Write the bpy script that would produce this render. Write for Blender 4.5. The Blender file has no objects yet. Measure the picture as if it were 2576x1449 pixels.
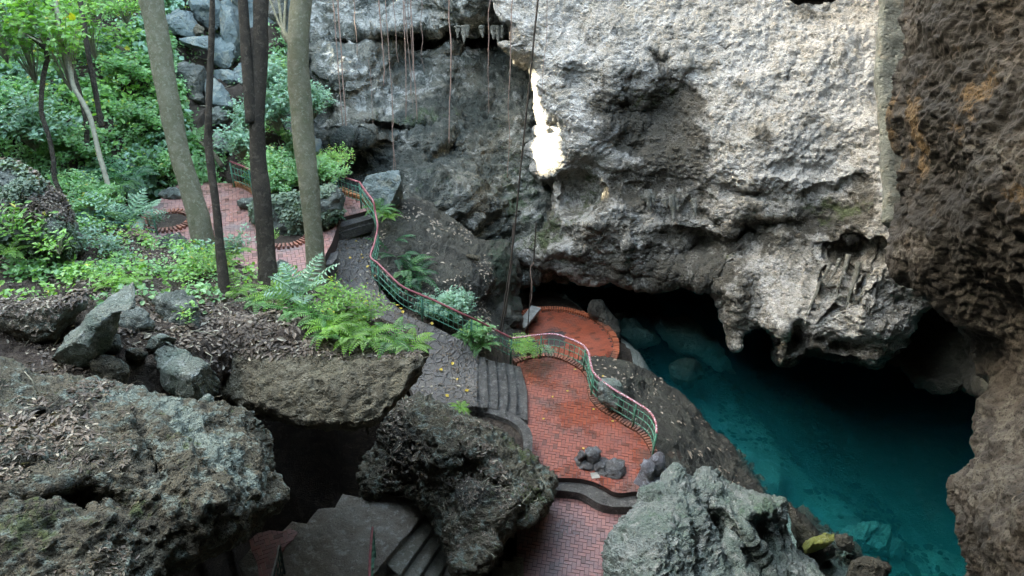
import bpy, math, random
import numpy as np
from mathutils import Vector
from mathutils.geometry import delaunay_2d_cdt
random.seed(7); rng = np.random.default_rng(7)
S = bpy.context.scene
COL = S.collection

# ---------------------------------------------------------------- camera, sky, sun, exposure
CAM_Z = 17.5; LENS = 26.0; PITCH = math.radians(32); ROLL = math.radians(2.46)
F_ = np.array([0, math.cos(PITCH), -math.sin(PITCH)])
R0 = np.array([1., 0, 0]); U0 = np.array([0, math.sin(PITCH), math.cos(PITCH)])
R_ = math.cos(ROLL)*R0 + math.sin(ROLL)*U0
U_ = math.cos(ROLL)*U0 - math.sin(ROLL)*R0
FPX = 2576*LENS/36.0
C0 = np.array([0, 0, CAM_Z])
cd = bpy.data.cameras.new('camera'); cam = bpy.data.objects.new('camera', cd); COL.objects.link(cam)
cd.lens = LENS; cd.sensor_width = 36; cd.clip_end = 400; cd.clip_start = 0.1
from mathutils import Matrix
M = Matrix.Identity(4)
for i in range(3):
    M[i][0] = R_[i]; M[i][1] = U_[i]; M[i][2] = -F_[i]; M[i][3] = C0[i]
cam.matrix_world = M
S.camera = cam
SUN = np.array([-.90, .25, .35]); SUN = SUN/np.linalg.norm(SUN)
W = bpy.data.worlds.new('World'); S.world = W; W.use_nodes = True
wn = W.node_tree.nodes; wl = W.node_tree.links
sky = wn.new('ShaderNodeTexSky'); sky.sky_type = 'NISHITA'; sky.sun_disc = False
sky.sun_elevation = math.asin(SUN[2]); sky.sun_rotation = math.atan2(SUN[0], SUN[1])
sky.dust_density = 3.0; sky.ozone_density = 0.6
wl.new(sky.outputs[0], wn['Background'].inputs[0]); wn['Background'].inputs[1].default_value = 0.15
sl = bpy.data.lights.new('sun', 'SUN'); sl.energy = 2.0; sl.angle = math.radians(0.5); sl.color = (1, .95, .87)
so = bpy.data.objects.new('sun', sl); COL.objects.link(so)
so.rotation_euler = Vector((-SUN[0], -SUN[1], -SUN[2])).to_track_quat('-Z', 'Y').to_euler()
S.view_settings.view_transform = 'Standard'; S.view_settings.look = 'None'
S.view_settings.exposure = 5.15; S.view_settings.gamma = 1.0
S.view_settings.use_white_balance = True; S.view_settings.white_balance_temperature = 7800; S.view_settings.white_balance_tint = 2
S.render.engine = 'CYCLES'
S.cycles.use_denoising = True
S.cycles.max_bounces = 6; S.cycles.volume_bounces = 1; S.cycles.diffuse_bounces = 3; S.cycles.glossy_bounces = 2
S.cycles.transparent_max_bounces = 8; S.cycles.transmission_bounces = 3
S.cycles.sample_clamp_indirect = 6; S.cycles.caustics_reflective = False; S.cycles.caustics_refractive = False

# ---------------------------------------------------------------- geometry helpers
def rays(uv):
    uv = np.atleast_2d(np.asarray(uv, float))
    return F_ + R_*((uv[:, :1]-1288)/FPX) + U_*((724.5-uv[:, 1:2])/FPX)
def PD(uv, d):                                   # points at depth d (metres along the viewing axis)
    return C0 + rays(uv)*np.reshape(d, (-1, 1))
def PZ(uv, z):                                   # points at height z
    r = rays(uv); t = (np.reshape(z, (-1,))-CAM_Z)/r[:, 2]
    return C0 + r*t[:, None]
def P(u, v, z): return PZ([(u, v)], [z])[0]
def D(u, v, d): return PD([(u, v)], [d])[0]

def _h(ix, iy, iz, s):
    h = (ix*374761393 + iy*668265263 + iz*2147483647 + s*1274126177) & 0xffffffff
    h = ((h ^ (h >> 13))*1274126177) & 0xffffffff
    h = ((h ^ (h >> 16))*2246822519) & 0xffffffff
    return ((h ^ (h >> 15)) & 0xffffff)/float(0xffffff)
def vnoise(p, s=0):
    p = np.asarray(p, float); i = np.floor(p).astype(np.int64); f = p-i; f = f*f*f*(f*(f*6-15)+10)
    out = 0
    for dx in (0, 1):
        for dy in (0, 1):
            for dz in (0, 1):
                w = (f[:, 0] if dx else 1-f[:, 0])*(f[:, 1] if dy else 1-f[:, 1])*(f[:, 2] if dz else 1-f[:, 2])
                out = out + w*_h(i[:, 0]+dx, i[:, 1]+dy, i[:, 2]+dz, s)
    return out*2-1
def fbm(p, octv=4, s=0, gain=.5):
    a, t, q = 1., 0., np.asarray(p, float)
    for k in range(octv):
        t = t + a*vnoise(q, s+k*17); q = q*2.03+11.7; a *= gain
    return t
def ridged(p, octv=3, s=0):
    a, t, q = 1., 0., np.asarray(p, float)
    for k in range(octv):
        t = t + a*(1-2*np.abs(vnoise(q, s+k*13))); q = q*2.1+5.1; a *= .5
    return t
def worley(p, s=0):
    p = np.asarray(p, float); i = np.floor(p).astype(np.int64)
    b1 = np.full(len(p), 9.); b2 = np.full(len(p), 9.)
    for dx in (-1, 0, 1):
        for dy in (-1, 0, 1):
            for dz in (-1, 0, 1):
                c = i+np.array([dx, dy, dz])
                q = c+np.stack([_h(c[:, 0], c[:, 1], c[:, 2], s+k) for k in (1, 2, 3)], 1)
                d = np.sqrt(((q-p)**2).sum(1))
                b2 = np.minimum(b2, np.maximum(b1, d)); b1 = np.minimum(b1, d)
    return b1, b2

def new_mesh(name, V, Fc, mat=None, smooth=True):
    V = np.asarray(V, np.float32); me = bpy.data.meshes.new(name)
    if isinstance(Fc, np.ndarray):
        n, k = Fc.shape
        me.vertices.add(len(V)); me.vertices.foreach_set('co', V.ravel())
        me.loops.add(n*k); me.loops.foreach_set('vertex_index', Fc.astype(np.int32).ravel())
        me.polygons.add(n); me.polygons.foreach_set('loop_start', np.arange(0, n*k, k, dtype=np.int32))
        me.update(calc_edges=True)
    else:
        me.from_pydata(V.tolist(), [], Fc)
        me.update()
    me.polygons.foreach_set('use_smooth', np.full(len(me.polygons), smooth))
    if mat: me.materials.append(mat)
    return me
def obj(name, V, Fc, mat, parent=None, smooth=True, origin=None):
    V = np.asarray(V, float)
    if parent is None:
        if origin is None: origin = np.array([(V[:, 0].min()+V[:, 0].max())/2, (V[:, 1].min()+V[:, 1].max())/2, V[:, 2].min()])
        V = V-origin
    else:
        V = V-np.array(parent.location)
    o = bpy.data.objects.new(name, new_mesh(name, V, Fc, mat, smooth)); COL.objects.link(o)
    if parent is None: o.location = origin
    else: o.parent = parent
    return o
def tag(o, label=None, cat=None, group=None, kind=None):
    if label: o['label'] = label
    if cat: o['category'] = cat
    if group: o['group'] = group
    if kind: o['kind'] = kind
    return o
def empty(name, loc, label=None, cat=None, group=None):
    e = bpy.data.objects.new(name, None); COL.objects.link(e); e.location = [float(c) for c in loc]
    return tag(e, label, cat, group)
def struct(o): o['kind'] = 'structure'; return o
def copy_tree(o, parent=None):
    c = o.copy(); COL.objects.link(c)
    if parent: c.parent = parent
    for ch in o.children: copy_tree(ch, c)
    return c

class MB:                                        # collects vertices and faces of one mesh
    def __init__(s): s.V = []; s.F = []; s.n = 0
    def add(s, V, Fc):
        V = np.asarray(V, float)
        s.V.append(V); s.F += [[int(i)+s.n for i in f] for f in Fc]; s.n += len(V); return s
    def box(s, c, hx, hy, hz):                   # centre and three half-extent vectors
        c, hx, hy, hz = [np.asarray(a, float) for a in (c, hx, hy, hz)]
        V = [c+a*hx+b*hy+e*hz for e in (-1, 1) for b in (-1, 1) for a in (-1, 1)]
        return s.add(V, [(0, 2, 3, 1), (4, 5, 7, 6), (0, 1, 5, 4), (2, 6, 7, 3), (0, 4, 6, 2), (1, 3, 7, 5)])
    def tube(s, pts, r, n=6, cap=True):
        pts = np.asarray(pts, float); r = np.broadcast_to(np.asarray(r, float), (len(pts),))
        t = np.gradient(pts, axis=0); t /= np.linalg.norm(t, axis=1)[:, None]+1e-9
        a = np.array([0, 0, 1.]) if abs(t[0][2]) < .9 else np.array([1., 0, 0])
        nrm = np.cross(t[0], a); nrm /= np.linalg.norm(nrm); V = []
        for k in range(len(pts)):
            nrm = nrm-t[k]*np.dot(nrm, t[k]); nrm /= np.linalg.norm(nrm)+1e-9; b = np.cross(t[k], nrm)
            for j in range(n):
                an = 2*math.pi*j/n; V.append(pts[k]+r[k]*(math.cos(an)*nrm+math.sin(an)*b))
        Fc = [(k*n+j, k*n+(j+1) % n, (k+1)*n+(j+1) % n, (k+1)*n+j) for k in range(len(pts)-1) for j in range(n)]
        if cap: Fc += [tuple(range(n))[::-1], tuple((len(pts)-1)*n+j for j in range(n))]
        return s.add(V, Fc)
    def build(s, name, mat, parent=None, smooth=True):
        return obj(name, np.concatenate(s.V), s.F, mat, parent, smooth)

def spline(pts, n):                              # Catmull-Rom resampling by arc length
    p = np.asarray(pts, float)
    if len(p) == 2: return p[0]+(p[1]-p[0])*np.linspace(0, 1, n)[:, None]
    q = np.vstack([2*p[0]-p[1], p, 2*p[-1]-p[-2]]); out = []
    for i in range(len(p)-1):
        a, b, c, d = q[i:i+4]
        for t in np.linspace(0, 1, 12, endpoint=False):
            out.append(.5*((2*b)+(c-a)*t+(2*a-5*b+4*c-d)*t*t+(3*b-a-3*c+d)*t**3))
    out.append(p[-1]); out = np.array(out)
    L = np.r_[0, np.cumsum(np.linalg.norm(np.diff(out, axis=0), axis=1))]
    x = np.linspace(0, L[-1], n)
    return np.stack([np.interp(x, L, out[:, k]) for k in range(out.shape[1])], 1)

def inpoly(p, poly):
    p = np.atleast_2d(p); poly = np.asarray(poly, float); c = np.zeros(len(p), bool); j = len(poly)-1
    for i in range(len(poly)):
        xi, yi = poly[i]; xj, yj = poly[j]
        m = ((yi > p[:, 1]) != (yj > p[:, 1])) & (p[:, 0] < (xj-xi)*(p[:, 1]-yi)/((yj-yi) or 1e-12)+xi)
        c ^= m; j = i
    return c
def edge_dist(p, poly):
    poly = np.asarray(poly, float); d = np.full(len(p), 1e9)
    for i in range(len(poly)):
        a = poly[i]; b = poly[(i+1) % len(poly)]; ab = b-a; L = (ab**2).sum()+1e-12
        t = np.clip(((p-a)@ab)/L, 0, 1); q = a+t[:, None]*ab
        d = np.minimum(d, np.sqrt(((p-q)**2).sum(1)))
    return d
def resample(poly, step, jag=0, seed=0):
    r = np.random.default_rng(seed); out = []
    poly = np.asarray(poly, float)
    for i in range(len(poly)):
        a = poly[i]; b = poly[(i+1) % len(poly)]; L = np.linalg.norm(b-a); n = max(1, int(round(L/step)))
        for k in range(n):
            q = a+(b-a)*k/n
            if jag and k: q = q+r.normal(0, jag, 2)
            out.append(q)
    return np.array(out)
def tri2d(poly, step, sub, jag=0, seed=0):       # triangulated interior of an outline
    ol = resample(poly, step, jag, seed); r = np.random.default_rng(seed+1)
    lo = ol.min(0); hi = ol.max(0)
    gx, gy = np.meshgrid(np.arange(lo[0], hi[0], step), np.arange(lo[1], hi[1], step*.87))
    gx = gx+(np.arange(gx.shape[0]) % 2)[:, None]*step*.5
    g = np.stack([gx.ravel(), gy.ravel()], 1); g = g+r.uniform(-.28, .28, g.shape)*step
    g = g[inpoly(g, ol)]; g = g[edge_dist(g, ol) > step*.5]
    pts = [Vector(q) for q in np.vstack([ol, g])]; n = len(ol)
    vo, _, fo, *_ = delaunay_2d_cdt(pts, [(i, (i+1) % n) for i in range(n)], [], 0, 1e-4)
    V = np.array([tuple(q) for q in vo]); T = np.array([f for f in fo if len(f) == 3])
    T = T[inpoly(V[T].mean(1), ol)]
    used = np.unique(T); mp = np.full(len(V), -1); mp[used] = np.arange(len(used)); V = V[used]; T = mp[T]
    for _ in range(sub): V, T = subdiv(V, T)
    e = V[T[:, 1]]-V[T[:, 0]]; g2 = V[T[:, 2]]-V[T[:, 0]]
    flip = (e[:, 0]*g2[:, 1]-e[:, 1]*g2[:, 0]) > 0; T[flip] = T[flip][:, ::-1]
    return V, T, ol
def subdiv(V, T):
    E = np.sort(np.vstack([T[:, [0, 1]], T[:, [1, 2]], T[:, [2, 0]]]), 1)
    u, inv = np.unique(E, axis=0, return_inverse=True); inv = inv.ravel(); n = len(V)
    V = np.vstack([V, (V[u[:, 0]]+V[u[:, 1]])/2]); m = len(T)
    a, b, c = inv[:m]+n, inv[m:2*m]+n, inv[2*m:]+n
    return V, np.vstack([np.stack([T[:, 0], a, c], 1), np.stack([T[:, 1], b, a], 1), np.stack([T[:, 2], c, b], 1), np.stack([a, b, c], 1)])
def boundary(T):
    E = np.vstack([T[:, [0, 1]], T[:, [1, 2]], T[:, [2, 0]]]); k = np.sort(E, 1)
    u, inv, cnt = np.unique(k, axis=0, return_inverse=True, return_counts=True); return E[cnt[inv.ravel()] == 1]
def interp(ctrl, q):                             # smooth surface through (u, v, value) points
    c = np.asarray(ctrl, float)
    if c.ndim == 1 or len(c) < 3: return np.full(len(q), float(np.mean(np.atleast_2d(c)[:, 2])))
    sc = 500.; A = c[:, :2]/sc; n = len(c)
    ph = lambda r: np.sqrt(r*r+.02)
    K = -ph(np.linalg.norm(A[:, None]-A[None], axis=2))+np.eye(n)*-1e-3
    Pm = np.hstack([np.ones((n, 1)), A]); Z = np.zeros((3, 3))
    w = np.linalg.solve(np.block([[K, Pm], [Pm.T, Z]]), np.r_[c[:, 2], 0, 0, 0])
    Q = np.asarray(q)/sc; out = np.zeros(len(Q))
    for s0 in range(0, len(Q), 20000):
        qq = Q[s0:s0+20000]
        out[s0:s0+20000] = -ph(np.linalg.norm(qq[:, None]-A[None], axis=2))@w[:n]+w[n]+qq@w[n+1:]
    return out
def vnormals(V, T):
    fn = np.cross(V[T[:, 1]]-V[T[:, 0]], V[T[:, 2]]-V[T[:, 0]]); N = np.zeros_like(V)
    for k in range(3):
        for c in range(3): N[:, c] += np.bincount(T[:, k], fn[:, c], len(V))
    return N/(np.linalg.norm(N, axis=1)[:, None]+1e-12)
def gsum(uv, lst):                               # sum of soft blobs (u, v, ru, rv, value[, angle])
    t = np.zeros(len(uv))
    if len(lst): uv = uv+np.stack([13*fbm(np.c_[uv/52., uv[:, 0]*0], 3, 61), 13*fbm(np.c_[uv/52., uv[:, 0]*0+7], 3, 62)], 1)
    for b in lst:
        du = uv[:, 0]-b[0]; dv = uv[:, 1]-b[1]
        if len(b) > 5:
            a = math.radians(b[5]); du, dv = du*math.cos(a)+dv*math.sin(a), -du*math.sin(a)+dv*math.cos(a)
        t += b[4]*np.exp(-(du/b[2])**2-(dv/b[3])**2)
    return t
def attrs(me, **kw):
    for k, v in kw.items():
        a = me.attributes.new(k, 'FLOAT', 'POINT'); a.data.foreach_set('value', np.asarray(v, np.float32))
SURF = {}
def rock(name, outline, ctrl, mat, step=12, sub=2, thick=1.0, E=40, back=1.0, amp=(.25, .08, .03), sc=(.5, 1.6, 5.), style='lump',
         dents=(), stain=(), moss=(), pale=(), jag=0, seed=None, parent=None, keep=None, zmin=None, strata=0):
    """A closed rock body: its outline, depths inside it, its own thickness, then world-space relief along the normals."""
    seed = seed if seed is not None else int(abs(hash_s(name+str(outline[0]))) % 9999)
    uv, T, ol = tri2d(outline, step, sub, jag, seed)
    ctrl = [(0, 0, ctrl)] if np.isscalar(ctrl) else ctrl
    d = interp(ctrl, uv); e = edge_dist(uv, ol)
    t = np.clip(e/E, 0, 1); h = thick*np.sqrt(np.clip(1-(1-t)**2, 0, 1))
    df = d-h*.5+gsum(uv, dents)*np.clip(t*1.5, 0, 1)
    B = boundary(T); isb = np.zeros(len(uv), bool); isb[B.ravel()] = True
    db = d+h*back
    Vf = PD(uv, df); Vb = PD(uv, db)
    n = len(uv); mp = np.where(isb, np.arange(n), np.arange(n)+n)
    V = np.vstack([Vf, Vb]); T2 = np.vstack([T, mp[T][:, ::-1]])
    # outward: front faces look at the camera
    fn = np.cross(V[T[:, 1]]-V[T[:, 0]], V[T[:, 2]]-V[T[:, 0]]); c = V[T].mean(1)
    if np.mean(np.einsum('ij,ij->i', fn, C0-c) > 0) < .5: T2 = T2[:, ::-1]
    used = np.unique(T2); m2 = np.full(len(V), -1); m2[used] = np.arange(len(used)); uv2 = np.vstack([uv, uv])[used]
    V = V[used]; T2 = m2[T2]
    if style == 'facet':                         # broken planes
        rr = np.random.default_rng(seed); c = V.mean(0); L = V-c; S_ = np.abs(L).max(0)
        for _ in range(16):
            nn = rr.normal(0, 1, 3); nn /= np.linalg.norm(nn); hgt = np.abs(L@nn).max()*rr.uniform(.5, .82); s_ = L@nn; L = L-np.maximum(s_-hgt, 0)[:, None]*nn*.95
        V = L*(S_/np.abs(L).max(0))*.97+c
    N = vnormals(V, T2); o = seed*1.7
    if style == 'lump': D0 = amp[0]*fbm(V*sc[0]+o, 2, seed)+amp[1]*ridged(V*sc[1]+o, 2, seed+3)+amp[2]*fbm(V*sc[2]+o, 3, seed+5)
    elif style == 'facet':
        b1, b2 = worley(V*sc[0]*1.3+o, seed); D0 = amp[0]*.25*(1.1-2*b1)+amp[1]*.6*fbm(V*sc[1]+o, 2, seed+3)+amp[2]*fbm(V*sc[2]+o, 3, seed+5)
    else:                                        # 'karst': pitted limestone
        b1, b2 = worley(V*sc[1]+o+.35*np.stack([vnoise(V*2+9), vnoise(V*2+19), vnoise(V*2+29)], 1), seed)
        c1, c2 = worley(V*sc[2]+o, seed+50)
        D0 = amp[0]*fbm(V*sc[0]+o, 3, seed)+amp[1]*(np.minimum(b2-b1, .5)*2-.6)*-1+amp[2]*(1-2*c1)*(1 if amp[2] > 0 else np.clip(.55+1.3*fbm(V*.8+3, 2, 9), .1, 1.5))+amp[2]*.8*fbm(V*sc[2]*1.7, 2, 5)
    if strata:
        D0 = D0+strata*fbm(V*np.array([.5, .5, 3.2])+o, 3, seed+77)
    V = V+N*D0[:, None]
    if zmin is not None: V[:, 2] = np.maximum(V[:, 2], zmin)
    ob = obj(name, V, T2, mat, parent)
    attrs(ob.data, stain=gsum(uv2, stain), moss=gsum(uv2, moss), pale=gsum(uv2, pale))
    if keep:
        nf = len(T); N = vnormals(V, T2); SURF[keep] = (V, T2[:nf], N, uv2)
    return ob
def hash_s(s):
    h = 5381
    for ch in s: h = (h*33+ord(ch)) & 0x7fffffff
    return h

def sheet(name, outline, zc, mat, step=12, sub=1, thick=.4, amp=.0, sc=3., jag=0, seed=1, keep=None, parent=None, smooth=True):
    """A slab lying in the place: outline, heights zc, a thickness below."""
    uv, T, ol = tri2d(outline, step, sub, jag, seed)
    z = np.full(len(uv), float(zc)) if np.isscalar(zc) else interp(zc, uv)
    V = PZ(uv, z)
    if amp: V[:, 2] += amp*fbm(V*sc, 3, seed)
    n = len(V); B = boundary(T); Vb = V-np.array([0, 0, thick])
    fn = np.cross(V[T[:, 1]]-V[T[:, 0]], V[T[:, 2]]-V[T[:, 0]])
    if fn[:, 2].mean() < 0: T = T[:, ::-1]; B = boundary(T)
    Fc = [list(t) for t in T]+[[b[1], b[0], b[0]+n, b[1]+n] for b in B]
    ob = obj(name, np.vstack([V, Vb]), Fc, mat, parent, smooth)
    if smooth:
        sm = np.ones(len(Fc), bool); sm[len(T):] = False; ob.data.polygons.foreach_set('use_smooth', sm)
    if keep: SURF[keep] = (V, T, vnormals(V, T), uv)
    return ob

# ---------------------------------------------------------------- materials
def mat_new(name):
    m = bpy.data.materials.new(name); m.use_nodes = True; nt = m.node_tree
    return m, nt, nt.nodes, nt.links, nt.nodes['Principled BSDF']
def N_(nt, t, **kw):
    n = nt.nodes.new(t)
    for k, v in kw.items():
        if k.startswith('i_'):
            n.inputs[k[2:].replace('_', ' ')].default_value = v
        else: setattr(n, k, v)
    return n
def mixc(nt, fac, a, b, mode='MIX'):
    n = nt.nodes.new('ShaderNodeMix'); n.data_type = 'RGBA'; n.blend_type = mode
    for idx, val in ((0, fac), (6, a), (7, b)):
        if hasattr(val, 'links'): nt.links.new(val, n.inputs[idx])
        elif idx == 0: n.inputs[0].default_value = val
        else: n.inputs[idx].default_value = (*val[:3], 1)
    return n.outputs[2]
def mth(nt, op, a, b=None, c=None, clamp=False):
    n = nt.nodes.new('ShaderNodeMath'); n.operation = op; n.use_clamp = clamp
    for i, v in enumerate((a, b, c)):
        if v is None: continue
        if hasattr(v, 'links'): nt.links.new(v, n.inputs[i])
        else: n.inputs[i].default_value = v
    return n.outputs[0]
def noise(nt, pos, scale, detail=6, rough=.6, stretch=None, dist=0):
    if stretch:
        mp = nt.nodes.new('ShaderNodeMapping'); nt.links.new(pos, mp.inputs[0]); mp.inputs['Scale'].default_value = stretch; pos = mp.outputs[0]
    n = nt.nodes.new('ShaderNodeTexNoise'); nt.links.new(pos, n.inputs['Vector'])
    n.inputs['Scale'].default_value = scale; n.inputs['Detail'].default_value = detail; n.inputs['Roughness'].default_value = rough
    n.inputs['Distortion'].default_value = dist
    return n.outputs['Fac']
def voro(nt, pos, scale, feature='F1', rnd=1):
    n = nt.nodes.new('ShaderNodeTexVoronoi'); nt.links.new(pos, n.inputs['Vector']); n.feature = feature
    n.inputs['Scale'].default_value = scale; n.inputs['Randomness'].default_value = rnd
    return n
def ramp(nt, fac, lo, hi):                       # smooth step
    n = nt.nodes.new('ShaderNodeMapRange'); n.interpolation_type = 'SMOOTHSTEP'; nt.links.new(fac, n.inputs[0])
    n.inputs[1].default_value = lo; n.inputs[2].default_value = hi; return n.outputs[0]
def bump(nt, h, strength, dist, normal=None):
    n = nt.nodes.new('ShaderNodeBump'); n.inputs['Strength'].default_value = strength; n.inputs['Distance'].default_value = dist
    nt.links.new(h, n.inputs['Height'])
    if normal: nt.links.new(normal, n.inputs['Normal'])
    return n.outputs[0]
def rock_mat(name, a, b, c, dark, moss=(.05, .08, .02), s=1., c_at=(.52, .62), dark_at=(.6, .72), pits=.6, bmp=1., rough=.85, up_moss=0.,
             streak=0., pit_scale=9., spec=.3, cA=(.35, .65), wv=1.):
    m, nt, nn, ln, bs = mat_new(name)
    pos = nn.new('ShaderNodeNewGeometry').outputs['Position']
    n1 = noise(nt, pos, .9*s, 8, .6); n2 = noise(nt, pos, 2.3*s, 10, .68, dist=.4*wv); n3 = noise(nt, pos, 1.1*s, 10, .7, dist=.8*wv)
    n3 = mth(nt, 'ADD', mth(nt, 'MULTIPLY', n3, .62), mth(nt, 'MULTIPLY', noise(nt, pos, 5.5*s, 8, .75, dist=.5*wv), .40))
    n4 = noise(nt, pos, 14*s, 6, .7)
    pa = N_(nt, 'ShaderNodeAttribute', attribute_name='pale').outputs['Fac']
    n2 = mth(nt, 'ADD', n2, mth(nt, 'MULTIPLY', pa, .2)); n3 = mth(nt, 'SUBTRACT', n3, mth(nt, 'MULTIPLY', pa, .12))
    col = mixc(nt, ramp(nt, n1, *cA), a, b)
    col = mixc(nt, ramp(nt, n2, *c_at), col, c)
    sa = N_(nt, 'ShaderNodeAttribute', attribute_name='stain').outputs['Fac']
    ma = N_(nt, 'ShaderNodeAttribute', attribute_name='moss').outputs['Fac']
    dk = mth(nt, 'ADD', n3, mth(nt, 'MULTIPLY', sa, .30))  # darkens stains and also undersides and recesses
    if streak:
        st = noise(nt, pos, 2.5*s, 6, .6, stretch=(1, 1, .12)); dk = mth(nt, 'ADD', dk, mth(nt, 'MULTIPLY', mth(nt, 'SUBTRACT', st, .5), streak))
    col = mixc(nt, mth(nt, 'MULTIPLY', ramp(nt, dk, *dark_at), .85), col, dark)
    mo = mth(nt, 'ADD', noise(nt, pos, 3*s, 8, .7), mth(nt, 'MULTIPLY', ma, .35))
    if up_moss:
        nz = nn.new('ShaderNodeSeparateXYZ'); ln.new(nn.new('ShaderNodeNewGeometry').outputs['Normal'], nz.inputs[0])
        mo = mth(nt, 'ADD', mo, mth(nt, 'MULTIPLY', nz.outputs[2], up_moss))
    col = mixc(nt, mth(nt, 'MULTIPLY', ramp(nt, mo, .62, .78), .8), col, moss)
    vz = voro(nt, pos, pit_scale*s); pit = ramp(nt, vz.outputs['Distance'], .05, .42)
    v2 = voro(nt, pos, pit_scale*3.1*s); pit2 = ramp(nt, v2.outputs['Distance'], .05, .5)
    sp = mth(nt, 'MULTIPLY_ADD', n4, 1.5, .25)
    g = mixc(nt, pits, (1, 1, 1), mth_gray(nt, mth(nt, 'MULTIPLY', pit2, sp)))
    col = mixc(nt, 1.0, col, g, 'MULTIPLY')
    ln.new(col, bs.inputs['Base Color'])
    h = mth(nt, 'ADD', mth(nt, 'MULTIPLY', pit, .8), mth(nt, 'ADD', mth(nt, 'MULTIPLY', n4, 1.2), mth(nt, 'MULTIPLY', pit2, .35)))
    h = mth(nt, 'ADD', h, mth(nt, 'MULTIPLY', noise(nt, pos, 4*s, 8, .7, stretch=(1, 1, 2.2)), 2.0))
    ln.new(bump(nt, h, .9, .07*bmp), bs.inputs['Normal'])
    bs.inputs['Roughness'].default_value = rough; bs.inputs['Specular IOR Level'].default_value = spec
    return m
def mth_gray(nt, v):
    n = nt.nodes.new('ShaderNodeCombineColor'); [nt.links.new(v, n.inputs[i]) for i in range(3)]; return n.outputs[0]
def flat_mat(name, col, rough=.6, var=.25, scale=6, metallic=0, spec=.4, bmp=.0, col2=None, at=(.55, .7)):
    m, nt, nn, ln, bs = mat_new(name)
    pos = nn.new('ShaderNodeNewGeometry').outputs['Position']
    n = noise(nt, pos, scale, 8, .65)
    c = mixc(nt, ramp(nt, n, .3, .7), [k*(1-var) for k in col], [min(1, k*(1+var)) for k in col])
    if col2: c = mixc(nt, ramp(nt, noise(nt, pos, scale*2.3, 8, .7), *at), c, col2)
    ln.new(c, bs.inputs['Base Color']); bs.inputs['Roughness'].default_value = rough
    bs.inputs['Metallic'].default_value = metallic; bs.inputs['Specular IOR Level'].default_value = spec
    if bmp: ln.new(bump(nt, noise(nt, pos, scale*5, 8, .7), .8, bmp), bs.inputs['Normal'])
    return m
def leaf_mat(name, a, b, c=None, cp=.08, rough=.36, trans=.45):
    m, nt, nn, ln, bs = mat_new(name)
    g = nn.new('ShaderNodeNewGeometry'); r = g.outputs['Random Per Island']
    col = mixc(nt, r, a, b)
    col = mixc(nt, ramp(nt, noise(nt, g.outputs['Position'], .8, 3, .5), .35, .65), col, [k*.72 for k in a])
    if c: col = mixc(nt, ramp(nt, mth(nt, 'FRACT', mth(nt, 'MULTIPLY', r, 37.7)), 1-cp, 1-cp+.01), col, c)
    ln.new(col, bs.inputs['Base Color']); bs.inputs['Roughness'].default_value = rough; bs.inputs['Specular IOR Level'].default_value = .6
    tr = nn.new('ShaderNodeBsdfTranslucent'); ln.new(mixc(nt, 1., col, (1.1, 1.25, .5), 'MULTIPLY'), tr.inputs[0])
    mx = nn.new('ShaderNodeMixShader'); mx.inputs[0].default_value = trans
    ln.new(bs.outputs[0], mx.inputs[1]); ln.new(tr.outputs[0], mx.inputs[2]); ln.new(mx.outputs[0], nn['Material Output'].inputs[0])
    return m

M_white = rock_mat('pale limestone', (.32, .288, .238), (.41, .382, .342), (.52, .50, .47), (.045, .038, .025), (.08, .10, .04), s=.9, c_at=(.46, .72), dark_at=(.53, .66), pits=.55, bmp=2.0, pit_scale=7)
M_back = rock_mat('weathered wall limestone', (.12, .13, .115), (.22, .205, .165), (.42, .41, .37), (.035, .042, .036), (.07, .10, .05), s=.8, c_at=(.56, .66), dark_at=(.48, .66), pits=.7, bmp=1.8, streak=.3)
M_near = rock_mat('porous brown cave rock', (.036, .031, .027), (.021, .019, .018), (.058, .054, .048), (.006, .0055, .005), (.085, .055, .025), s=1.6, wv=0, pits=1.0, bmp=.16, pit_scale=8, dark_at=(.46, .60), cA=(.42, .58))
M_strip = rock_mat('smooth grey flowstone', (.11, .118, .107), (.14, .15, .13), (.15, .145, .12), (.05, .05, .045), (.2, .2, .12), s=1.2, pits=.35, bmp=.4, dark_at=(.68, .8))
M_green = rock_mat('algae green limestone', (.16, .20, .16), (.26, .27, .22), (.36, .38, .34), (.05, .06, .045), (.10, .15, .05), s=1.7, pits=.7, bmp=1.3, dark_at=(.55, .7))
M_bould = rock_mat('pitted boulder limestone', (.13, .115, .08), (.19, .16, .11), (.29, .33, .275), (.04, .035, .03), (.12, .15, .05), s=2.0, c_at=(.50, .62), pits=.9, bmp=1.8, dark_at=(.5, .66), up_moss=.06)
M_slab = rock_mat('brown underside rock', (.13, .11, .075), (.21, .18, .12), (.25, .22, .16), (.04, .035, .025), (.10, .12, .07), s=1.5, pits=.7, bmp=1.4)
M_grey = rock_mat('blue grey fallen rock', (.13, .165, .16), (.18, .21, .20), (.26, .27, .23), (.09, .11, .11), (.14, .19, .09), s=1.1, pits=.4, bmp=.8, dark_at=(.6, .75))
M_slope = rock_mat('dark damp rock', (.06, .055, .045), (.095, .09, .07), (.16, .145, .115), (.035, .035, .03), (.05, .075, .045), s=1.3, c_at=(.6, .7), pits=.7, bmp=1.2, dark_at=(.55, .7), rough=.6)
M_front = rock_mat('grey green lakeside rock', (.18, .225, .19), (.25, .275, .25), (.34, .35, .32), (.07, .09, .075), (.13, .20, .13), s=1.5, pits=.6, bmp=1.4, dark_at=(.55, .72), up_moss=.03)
M_karst = rock_mat('spongy karst rock', (.17, .19, .16), (.27, .29, .25), (.40, .42, .36), (.05, .055, .045), (.10, .16, .06), s=2.4, pits=.9, bmp=2, dark_at=(.52, .66), up_moss=.04)
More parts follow.
